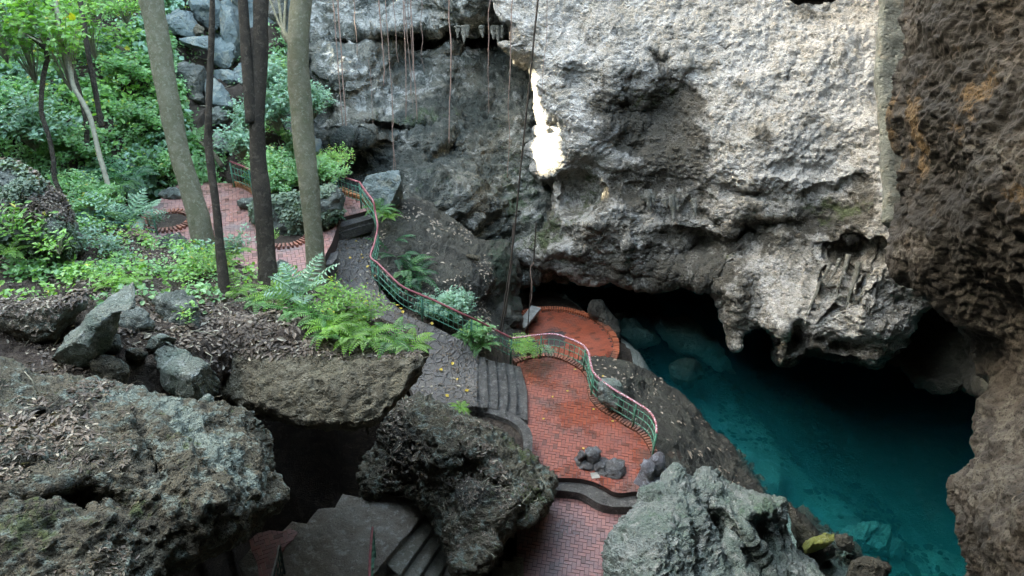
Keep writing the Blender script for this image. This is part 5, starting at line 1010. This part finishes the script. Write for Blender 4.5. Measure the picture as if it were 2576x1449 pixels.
# ================================================================ leaves, ferns and shrubs
def unit(a): return a/(np.linalg.norm(a, axis=1)[:, None]+1e-9)
def leaves(pos, dirv, up, L, Wd, fold=.18):
    """Folded six-point leaves: base, two points a side, tip."""
    dirv = unit(dirv); side = unit(np.cross(dirv, up)); nrm = np.cross(side, dirv); n = len(pos)
    L = np.broadcast_to(L, (n,))[:, None]; Wd = np.broadcast_to(Wd, (n,))[:, None]
    V = np.stack([pos, pos+dirv*L*.35+side*Wd*.5+nrm*Wd*fold, pos+dirv*L*.7+side*Wd*.38+nrm*Wd*fold*.6, pos+dirv*L-nrm*L*.08, pos+dirv*L*.7-side*Wd*.38+nrm*Wd*fold*.6, pos+dirv*L*.35-side*Wd*.5+nrm*Wd*fold], 1).reshape(-1, 3)
    b = (np.arange(n)*6)[:, None]; F = np.vstack([b+np.array([0, 1, 2, 3]), b+np.array([0, 3, 4, 5])])
    return V, F
def samp(key, n, mask=None, r=rng):
    V, T, N, uv = SURF[key]; c = V[T].mean(1); a = np.linalg.norm(np.cross(V[T[:, 1]]-V[T[:, 0]], V[T[:, 2]]-V[T[:, 0]]), axis=1)
    w = a.copy(); cu = uv[T].mean(1)
    if mask is not None: w *= mask(c, unit(N[T].mean(1)), cu)
    i = r.choice(len(T), n, p=w/w.sum()); b = r.dirichlet((1, 1, 1), n)
    return (V[T[i]]*b[:, :, None]).sum(1), unit((N[T[i]]*b[:, :, None]).sum(1)), (uv[T[i]]*b[:, :, None]).sum(1)
def scatter(name, key, n, mat, size=(.1, .16), lift=(0, .1), mask=None, seed=1, asp=.75, flatness=.5, label=None):
    r = np.random.default_rng(seed); p, N, _ = samp(key, n, mask, r); up = unit(N*flatness+np.array([0, 0, .5])+r.normal(0, .35, (n, 3)))
    dv = r.normal(0, 1, (n, 3)); dv -= up*(dv*up).sum(1)[:, None]; L = (size[0]+(size[1]-size[0])*1.3*r.random(n)**1.7)*(1+.4*vnoise(p*.7, 3))
    p = p+N*r.uniform(*lift, n)[:, None]; V, F = leaves(p, dv, up, L, L*asp)
    o = obj(name, V, F, mat, None, False); o['kind'] = 'stuff'; return o
# ivy carpet over the hillside
dens = lambda c, N, u: np.clip(.55+1.1*fbm(c*.9, 3, 5), .03, 1.3)*(1-.93*inpoly(u, [(415, -170), (640, -170), (700, 330), (600, 430), (500, 380), (440, 200)]))
scatter('ivy_ground_cover', 'hill', 72000, L_ivy, (.07, .15), (0, .30), dens, 3)
scatter('hillside_undergrowth', 'hill', 14000, L_shrub, (.14, .26), (.1, .6), lambda c, N, u: np.clip(fbm(c*.6+9, 3, 15)*2.2-.2, 0, 1.5)*(u[:, 0] < 450)*1., 4)
scatter('bright_hillside_leaves', 'hill', 6000, L_bright, (.12, .24), (.15, .8), lambda c, N, u: np.clip(fbm(c*.6+29, 3, 25)*2.4-.1, 0, 1.5)*(u[:, 0] < 430)*np.clip((360-u[:, 1])/300, .06, 1), 5)
# leaf litter
scatter('leaf_litter', 'mound', 15000, L_litter, (.06, .13), (0, .03), lambda c, N, u: np.clip(N[:, 2], 0, 1)**1.5*np.clip(.6+fbm(c*1.2, 2, 7), .05, 1), 6, flatness=1.2, asp=.5)
scatter('leaf_litter_on_slab', 'slab', 6000, L_litter, (.06, .12), (0, .03), lambda c, N, u: np.clip(N[:, 2]-.1, 0, 1)*np.clip((900-u[:, 1])/60, 0, 1), 26, flatness=1.2, asp=.5)
scatter('dry_leaves_on_big_boulder', 'big', 4000, L_litter, (.04, .10), (0, .02), lambda c, N, u: np.clip(N[:, 2]-.15, 0, 1)*np.clip(.2+2*fbm(c*1.4+4, 2, 7), 0, 1)*(u[:, 0] < 330)*(u[:, 1] > 975), 7, flatness=1.4, asp=.4)
scatter('dry_leaves_on_middle_boulder', 'mid', 1500, L_litter, (.05, .11), (0, .03), lambda c, N, u: np.clip(N[:, 2], 0, 1)**2*np.clip(.3+2*fbm(c*1.1+4, 2, 7), 0, 1), 8, flatness=1.4, asp=.45)
scatter('dry_leaves_on_dark_boulder', 'dark', 500, L_pale, (.07, .14), (0, .02), lambda c, N, u: np.clip(N[:, 2], 0, 1)*np.clip(.1+2*fbm(c*1.1+4, 2, 7), 0, 1)*(u[:, 0] < 1240), 9, flatness=1.4, asp=.5)
scatter('dry_leaves_on_rock_slope', 'slope', 260, L_pale, (.07, .16), (0, .02), lambda c, N, u: np.clip(N[:, 2], 0, 1)*np.clip(.1+2*fbm(c*1.1+4, 2, 7), 0.05, 1), 10, flatness=1.4, asp=.5)
scatter('dry_leaves_on_path', 'path', 700, L_litter, (.05, .11), (.005, .02), None, 11, flatness=2, asp=.6)
scatter('creeping_leaves_on_left_boulder', 'leftrock', 7000, L_karst, (.05, .11), (0, .06), lambda c, N, u: np.clip(.4+fbm(c*1.5, 2, 7)*1.5, 0, 1), 12)
scatter('litter_on_left_boulder', 'leftrock', 3000, L_litter, (.06, .13), (0, .08), lambda c, N, u: np.clip(.1+fbm(c*1.1+7, 2, 7)*2, 0, 1)*(u[:, 1] < 560), 13, asp=.5)
scatter('creeping_leaves_on_planter_rock', 'planter', 6000, L_karst, (.06, .12), (0, .06), lambda c, N, u: np.clip(.5+fbm(c*1.5, 2, 7)*1.5, 0, 1), 14)
scatter('dry_leaves_on_left_slab', 'litrock', 1200, L_litter, (.06, .12), (0, .03), lambda c, N, u: np.clip(N[:, 2], 0, 1)**2, 15, flatness=1.4, asp=.5)
scatter('small_green_plants_on_bank', 'mound', 6500, L_ivy, (.06, .14), (.02, .30), lambda c, N, u: np.clip(N[:, 2], 0, 1)*np.clip(fbm(c*.9+3, 3, 7)*2+.3, 0, 1)*np.clip((800-u[:, 1])/120, 0, 1), 16)
scatter('bright_green_plants_on_bank', 'mound', 3200, L_bright, (.06, .15), (.05, .40), lambda c, N, u: np.clip(fbm(c*.9+13, 3, 17)*2.2+.1, 0, 1)*np.clip((790-u[:, 1])/100, 0, 1), 17)
# twigs
for key, n, seed in (('mound', 260, 1), ('big', 60, 2), ('mid', 70, 3), ('slab', 60, 4), ('hill', 200, 5), ('leftrock', 50, 6)):
    r = np.random.default_rng(seed); p, N, _ = samp(key, n, lambda c, N, u: np.clip(N[:, 2], 0.02, 1), r); mb = MB()
    for k in range(n):
        dv = r.normal(0, 1, 3); dv -= N[k]*dv@N[k]; dv /= np.linalg.norm(dv); L = r.uniform(.1, .5)*(2.2 if key == 'hill' else 1)*(.5 if key == 'big' else 1); q = p[k]+N[k]*.03; mb.tube(np.array([q-dv*L/2, q+N[k]*r.uniform(0, .08)+r.normal(0, .02, 3), q+dv*L/2+N[k]*r.uniform(-.01, .1)]), (.009 if key != 'hill' else .02)*(.5 if key == 'big' else 1), 3)
    mb.build('fallen_twigs', M_twig if seed % 2 else M_slab, None)['kind'] = 'stuff'
# yellow leaves on the path and plaza
r = np.random.default_rng(8); pl = leaves(np.zeros((1, 3)), np.array([[1., 0, 0]]), np.array([[0, 0, 1.]]), .13, .10)
proto = None
YL = [(770, 605, 6.46), (548, 806, 0), (677, 1036, 0), (882, 1050, 0), (920, 1228, 0), (788, 1300, 0)]
PL_ = [w.replace('leftmost', 'first') for w in place]
PATHL = [(989, 597), (968, 700), (1003, 760), (1031, 752), (1020, 772), (913, 640), (986, 683), (1100, 790), (914, 650), (884, 652), (921, 674), (1080, 842), (1105, 930), (1140, 910), (1128, 1000), (1150, 960), (898, 610), (870, 590), (1170, 985)]
for i, (u, v) in enumerate(PATHL):
    V, T, N, uv = SURF['path']; k = ((uv-np.array([u, v]))**2).sum(1).argmin(); c = V[k]+[0, 0, .025]
    if proto is None: proto = o = obj('fallen_leaf', pl[0]+c, pl[1], L_yellow, None, False, origin=c)
    else: o = proto.copy(); COL.objects.link(o); o.location = c
    o.rotation_euler = (r.normal(0, .15), r.normal(0, .15), r.uniform(0, 6.3)); tag(o, '%s yellow fallen leaf from the far end of the grey stone path' % PL_[int(np.argsort(np.argsort([w[1]*1000+w[0] for w in PATHL]))[i])], 'leaf', 'yellow leaves on the stone path')
TERL = [(1520, 945), (1450, 930), (1365, 1055), (1390, 1000), (1490, 1030), (1470, 1130), (1430, 985), (1545, 1060)]
for i, (u, v) in enumerate(TERL):
    c = P(u, v, Z_PL+.02); o = proto.copy(); COL.objects.link(o); o.location = c; o.scale = (.7,)*3; o.rotation_euler = (0, 0, r.uniform(0, 6)); tag(o, '%s small yellow leaf from the back edge of the red brick terrace' % PL_[int(np.argsort(np.argsort([w[1]*1000+w[0] for w in TERL]))[i])], 'leaf', 'yellow leaves on the red terrace')

def frond(mbV, mbF, base, az, L, droop, rise, npair, lw, ll, seed, tipw=.25):
    n = 14; t = np.linspace(0, 1, n); h = np.array([math.cos(az), math.sin(az), 0]); 
    c = base+h*(L*t*(1-.12*t))[:, None]+np.array([0, 0, 1.])*(L*(rise*t-droop*t*t))[:, None]
    k = np.linspace(.1, .98, npair); P_ = np.stack([np.interp(k, t, c[:, j]) for j in range(3)], 1); tg = np.gradient(c, axis=0); tg = unit(tg); tg = np.stack([np.interp(k, t, tg[:, j]) for j in range(3)], 1)
    sd = np.array([-h[1], h[0], 0]); w = np.sin(np.clip(k*1.05, 0, 1)**.7*math.pi)**.7*(1-tipw)+tipw*(1-k)+.05
    for s in (-1, 1):
        dv = sd*s*.9+tg*.38+np.array([0, 0, -.12]); nrm = np.cross(tg, sd); nrm = unit(nrm*np.sign((nrm[:, 2:]))+0)
        V, F = leaves(P_, dv, nrm, ll*w, lw*np.ones(npair), .1); n0 = sum(len(v) for v in mbV); mbV.append(V); mbF.append(F+n0)
    sb = MB().tube(c, .006+.004*(1-t), 3, False); n0 = sum(len(v) for v in mbV); mbV.append(np.concatenate(sb.V)); mbF.append(np.array(sb.F)+n0)
def fern_mesh(name, mat, nf, L, ll, lw, npair, droop=.75, rise=.75, seed=0, spread=.25):
    r = np.random.default_rng(seed); V, F = [], []
    for i in range(nf):
        az = 2*math.pi*i/nf+r.normal(0, .25); k = r.uniform(.7, 1.1)
        frond(V, F, np.zeros(3), az, L*k, droop*r.uniform(.7, 1.3), rise*r.uniform(.7, 1.5), npair, lw, ll*r.uniform(.85, 1.1), i)
    return new_mesh(name, np.concatenate(V), np.concatenate(F), mat, False)
FM = {}
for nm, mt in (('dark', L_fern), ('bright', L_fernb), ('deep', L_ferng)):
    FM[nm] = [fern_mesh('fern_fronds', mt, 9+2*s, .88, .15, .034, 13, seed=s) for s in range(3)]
CY = [fern_mesh('palm_fronds', L_cycad, 8, .9, .27, .045, 10, droop=.55, rise=.95, seed=s+9) for s in range(2)]
def plant(name, me, c, s, label, cat, group):
    o = bpy.data.objects.new(name, me); COL.objects.link(o); o.location = c; o.scale = (s, s, s*random.uniform(.85, 1.1)); o.rotation_euler = (random.uniform(-.12, .12), random.uniform(-.12, .12), random.uniform(0, 6.28)); return tag(o, label, cat, group)
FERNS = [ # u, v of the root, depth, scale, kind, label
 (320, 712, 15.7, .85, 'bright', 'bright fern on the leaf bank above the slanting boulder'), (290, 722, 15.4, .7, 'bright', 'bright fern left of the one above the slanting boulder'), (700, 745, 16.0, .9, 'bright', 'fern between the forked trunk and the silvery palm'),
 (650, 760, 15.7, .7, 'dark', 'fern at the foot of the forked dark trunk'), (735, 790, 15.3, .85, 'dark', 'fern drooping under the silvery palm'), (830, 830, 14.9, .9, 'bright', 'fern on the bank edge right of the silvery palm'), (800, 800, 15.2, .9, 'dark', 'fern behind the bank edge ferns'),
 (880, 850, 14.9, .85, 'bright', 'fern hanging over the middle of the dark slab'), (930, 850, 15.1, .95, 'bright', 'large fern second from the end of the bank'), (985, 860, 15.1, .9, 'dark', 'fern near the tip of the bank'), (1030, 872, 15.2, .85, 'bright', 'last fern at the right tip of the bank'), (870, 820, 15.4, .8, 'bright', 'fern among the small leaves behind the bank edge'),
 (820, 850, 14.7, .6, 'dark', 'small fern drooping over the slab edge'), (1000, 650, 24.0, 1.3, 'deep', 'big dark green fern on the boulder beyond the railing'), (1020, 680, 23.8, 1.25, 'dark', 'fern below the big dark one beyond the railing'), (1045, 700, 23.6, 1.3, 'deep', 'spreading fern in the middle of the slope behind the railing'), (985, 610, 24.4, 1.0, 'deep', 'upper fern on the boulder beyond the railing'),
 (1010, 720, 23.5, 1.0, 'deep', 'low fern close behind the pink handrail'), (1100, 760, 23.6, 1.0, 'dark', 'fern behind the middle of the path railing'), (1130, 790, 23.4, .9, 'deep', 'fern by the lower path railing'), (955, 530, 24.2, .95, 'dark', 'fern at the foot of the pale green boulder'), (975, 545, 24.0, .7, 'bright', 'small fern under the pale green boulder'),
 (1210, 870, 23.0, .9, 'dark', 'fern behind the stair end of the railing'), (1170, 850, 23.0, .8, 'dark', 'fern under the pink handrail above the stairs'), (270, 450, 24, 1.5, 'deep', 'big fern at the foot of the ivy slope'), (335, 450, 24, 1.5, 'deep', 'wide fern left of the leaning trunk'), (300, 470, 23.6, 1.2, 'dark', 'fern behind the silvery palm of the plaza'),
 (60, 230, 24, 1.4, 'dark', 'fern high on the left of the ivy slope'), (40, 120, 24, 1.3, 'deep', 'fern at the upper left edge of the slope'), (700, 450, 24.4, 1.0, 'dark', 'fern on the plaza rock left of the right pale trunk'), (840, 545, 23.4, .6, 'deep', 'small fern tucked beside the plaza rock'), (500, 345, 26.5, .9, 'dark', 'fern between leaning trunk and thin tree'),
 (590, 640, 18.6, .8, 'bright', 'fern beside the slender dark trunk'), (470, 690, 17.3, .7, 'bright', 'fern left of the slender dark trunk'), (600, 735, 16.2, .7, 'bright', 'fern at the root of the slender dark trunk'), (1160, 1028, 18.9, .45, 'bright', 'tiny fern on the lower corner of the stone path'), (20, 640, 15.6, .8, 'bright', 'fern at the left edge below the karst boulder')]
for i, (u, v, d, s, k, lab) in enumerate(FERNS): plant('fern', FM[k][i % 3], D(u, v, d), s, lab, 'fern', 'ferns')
for i, (u, v, d, s, lab) in enumerate([(322, 560, 19.6, 1.25, 'silvery feather-leaved palm in front of the round planter'), (365, 530, 20.5, .8, 'smaller feather-leaved plant behind the silvery palm'), (760, 745, 15.9, 1.1, 'silvery feather-leaved palm on the fern bank by the right pale trunk'), (745, 720, 16.4, .8, 'second silvery palm just behind the one on the fern bank')]):
    e = empty('small_palm', D(u, v, d), lab, 'palm', 'silvery palms'); o = bpy.data.objects.new('fronds', CY[i % 2]); COL.objects.link(o); o.parent = e; o.scale = (s,)*3; o.rotation_euler = (0, 0, i*1.3)
    st = MB().tube([np.zeros(3)-[0, 0, .5 if i else 1.0], np.zeros(3)+[0, 0, .02]], .022, 5); so2 = bpy.data.objects.new('stem', new_mesh('stem', np.concatenate(st.V), st.F, M_twig)); COL.objects.link(so2); so2.parent = e
# shrubs: stems with leaf clusters
def shrub_mesh(R, Hh, nst, nl, L, mat, seed, asp=.4):
    r = np.random.default_rng(seed); tips = []; sb = MB()
    for i in range(nst):
        a = r.uniform(0, 6.28); rr = R*math.sqrt(r.uniform(.02, 1)); top = np.array([rr*math.cos(a), rr*math.sin(a), Hh*r.uniform(.45, 1)*(1-.3*(rr/R)**2)])
        m = top*np.array([.45, .45, .6]); c = spline(np.array([[0, 0, 0], m, top]), 8); sb.tube(c, np.linspace(.014, .004, 8), 3, False); tips += [c[k] for k in (4, 5, 6, 7)]
    tips = np.array(tips); i = r.integers(0, len(tips), nl); p = tips[i]+r.normal(0, .07, (nl, 3)); dv = r.normal(0, 1, (nl, 3)); dv[:, 2] = dv[:, 2]*.35+.1; up = np.tile([0, 0, 1.], (nl, 1))+r.normal(0, .35, (nl, 3))
    V, F = leaves(p, dv, up, r.uniform(.7, 1.2, nl)*L, r.uniform(.8, 1.1, nl)*L*asp, .12)
    return new_mesh('foliage', V, F, mat, False), new_mesh('stems', np.concatenate(sb.V), sb.F, M_twig)
SM = {'blue': shrub_mesh(1.0, 1.6, 46, 1500, .17, L_shrub, 1), 'bright': shrub_mesh(.9, 1.1, 36, 900, .11, L_bright, 2), 'ivy': shrub_mesh(1., 1.0, 40, 1400, .13, L_ivy, 3, .6), 'seed': shrub_mesh(.35, .5, 9, 90, .12, L_bright, 4, .5), 'lite': shrub_mesh(.5, .7, 14, 220, .12, L_shrub, 5, .45), 'tall': shrub_mesh(1.3, 3.4, 30, 330, .22, L_bright, 6, .8)}
SHR = [(700, 330, 26.2, 1.15, 'blue', 'blue green shrub filling the gap right of the forked trunk'), (745, 300, 26.6, 1.0, 'blue', 'blue green shrub touching the right pale trunk'), (680, 240, 27.2, 1.0, 'blue', 'upper blue green shrub between the dark and pale trunks'), (790, 300, 26.6, .8, 'blue', 'blue green shrub just right of the right pale trunk'),
 (610, 400, 25.8, .9, 'blue', 'blue green shrub at the far railing corner'), (630, 330, 26.4, .8, 'blue', 'blue green shrub behind the forked trunk'), (845, 420, 25.6, .75, 'bright', 'bright shrub right of the right pale trunk above the railing'), (810, 425, 25.6, .6, 'bright', 'small bright shrub next to the right pale trunk'), (700, 180, 27.8, .5, 'bright', 'small bright shrub on a stem high between the trunks'),
 (720, 480, 24.2, .9, 'ivy', 'leafy shrub growing on the plaza rock'), (780, 460, 24.3, .9, 'ivy', 'leafy shrub behind the right pale trunk on the plaza rock'), (680, 430, 24.8, .8, 'ivy', 'leafy shrub behind the forked trunk at the railing'), (830, 460, 24.4, .7, 'ivy', 'leafy shrub at the right end of the plaza rock'),
 (1100, 810, 23.6, .7, 'blue', 'pale leaved shrub leaning through the path railing'), (1150, 800, 23.8, .65, 'blue', 'pale leaved shrub behind the lower path railing'), (1200, 850, 23.2, .6, 'ivy', 'low shrub between the railing and the round terrace'), (1330, 895, 23.4, .6, 'bright', 'bright leafy bush behind the terrace railing'), (1310, 880, 23.8, .5, 'bright', 'small bright bush left of the terrace railing corner'), (1380, 890, 23.6, .45, 'lite', 'small pale bush behind the terrace kerb'),
 (400, 560, 20.5, .5, 'lite', 'small pale shrub at the round planter'), (560, 655, 18.6, .8, 'lite', 'light shrub around the slender dark trunk'), (500, 660, 18.6, 1.0, 'lite', 'light shrub hiding the foot of the leaning trunk'), (600, 640, 18.9, 1.0, 'lite', 'light shrub between the slender and forked trunks'), (540, 690, 17.4, .7, 'bright', 'bright seedlings in front of the slender trunk'), (690, 600, 19.6, .5, 'seed', 'thin seedling right of the slender trunk'),
 (480, 700, 17.0, 1.0, 'seed', 'seedling on the bank left of the slender trunk'), (30, 590, 15.6, 1.3, 'seed', 'bright seedling under the karst boulder'), (90, 600, 15.8, 1.2, 'seed', 'bright seedling right of the leftmost one'), (150, 640, 15.8, 1.1, 'seed', 'bright seedling at the foot of the karst boulder'), (230, 600, 18.6, .8, 'lite', 'pale shrub between karst boulder and bank'), (200, 640, 17.2, .9, 'lite', 'pale shrub on the bank behind the seedlings'), (290, 640, 17.8, 1.0, 'lite', 'pale shrub in the middle of the bank'),
 (90, 790, 13.4, .7, 'seed', 'small seedling on the flat pale boulder'), (480, 800, 14.5, .7, 'seed', 'small seedling beside the dark rock knob'), (860, 790, 15.9, .8, 'bright', 'bright clump behind the ferns at the bank edge'), (920, 810, 15.9, .6, 'bright', 'bright clump near the right end of the bank'),
 (90, 210, 21, 1.0, 'tall', 'tall bright leaved plant at the upper left'), (180, 230, 21.4, 1.0, 'tall', 'tall bright leaved climber on the slanting stem'), (20, 160, 21.5, 1.0, 'tall', 'tall bright leaved plant on the left edge'), (240, 150, 24.5, 1.0, 'tall', 'tall leafy plant above the middle of the ivy slope'), (320, 60, 27, 1.3, 'bright', 'bright bush at the top of the ivy slope'), (220, 40, 26.6, 1.3, 'bright', 'bright bush at the top behind the saplings'), (60, 30, 25.5, 1.4, 'bright', 'bright bush in the upper left corner'),
 (330, 210, 27, 1.2, 'ivy', 'dark ivy hump on the slope left of the leaning trunk'), (380, 330, 26.2, 1.2, 'ivy', 'ivy hump beside the leaning trunk'), (200, 400, 24.4, 1.2, 'ivy', 'ivy hump at the foot of the slope'), (90, 380, 23.6, 1.3, 'blue', 'blue green bush at the left above the karst boulder'), (40, 300, 23.8, 1.3, 'ivy', 'leafy hump at the left edge of the slope'), (180, 500, 21.5, .8, 'ivy', 'leafy bush right of the karst boulder'), (240, 530, 20.8, .8, 'ivy', 'leafy bush under the left railing'), (400, 440, 25.6, .9, 'ivy', 'low ivy bush at the back corner of the plaza')]
for u, v, d, s, k, lab in SHR:
    e = empty('shrub', D(u, v, d), lab, 'shrub', 'shrubs and seedlings'); e.rotation_euler = (0, 0, random.uniform(0, 6.28)); e.scale = (s,)*3
    for nm, me in (('foliage', SM[k][0]), ('stems', SM[k][1])): o = bpy.data.objects.new(nm, me); COL.objects.link(o); o.parent = e

# loose stones on the lake bed
def lake_stones():
    r = np.random.default_rng(12); V0 = np.array([(0, 0, 1), (.9, 0, .3), (.28, .86, .35), (-.72, .53, .3), (-.7, -.55, .35), (.3, -.85, .3), (0, 0, -.6)]); F0 = [(0, 1, 2), (0, 2, 3), (0, 3, 4), (0, 4, 5), (0, 5, 1), (6, 2, 1), (6, 3, 2), (6, 4, 3), (6, 5, 4), (6, 1, 5)]
    bed = bpy.data.objects['lake_bed']; n = len(bed.data.vertices); c = np.zeros(n*3, np.float32); bed.data.vertices.foreach_get('co', c); c = c.reshape(-1, 3)+np.array(bed.location)
    m = (c[:, 0] > 3) & (c[:, 0] < 15) & (c[:, 1] > 12) & (c[:, 1] < 28) & (c[:, 2] < -.3) & (c[:, 2] > -7); c = c[m]; w = np.exp(c[:, 2]*.35)*np.clip(.3+2*fbm(c*.5, 2, 3), 0, 2)+1e-6; p = c[r.choice(len(c), 1500, p=w/w.sum())]
    Vs = []; 
    for q in p:
        s = r.uniform(.04, .13)*(2.4 if r.random() < .04 else 1); a = r.uniform(0, 6.28); R = np.array([[math.cos(a), -math.sin(a), 0], [math.sin(a), math.cos(a), 0], [0, 0, 1]]); Vs.append((V0*r.uniform(.6, 1.3, (7, 3)))*np.array([s*1.6, s, s*.6])@R.T+q+[r.normal(0, .08), r.normal(0, .08), .02])
    V = np.concatenate(Vs); F = (np.arange(len(p))[:, None, None]*7+np.array(F0)[None]).reshape(-1, 3); obj('lake_stones', V, F, M_slope, None, False)['kind'] = 'stuff'
lake_stones()
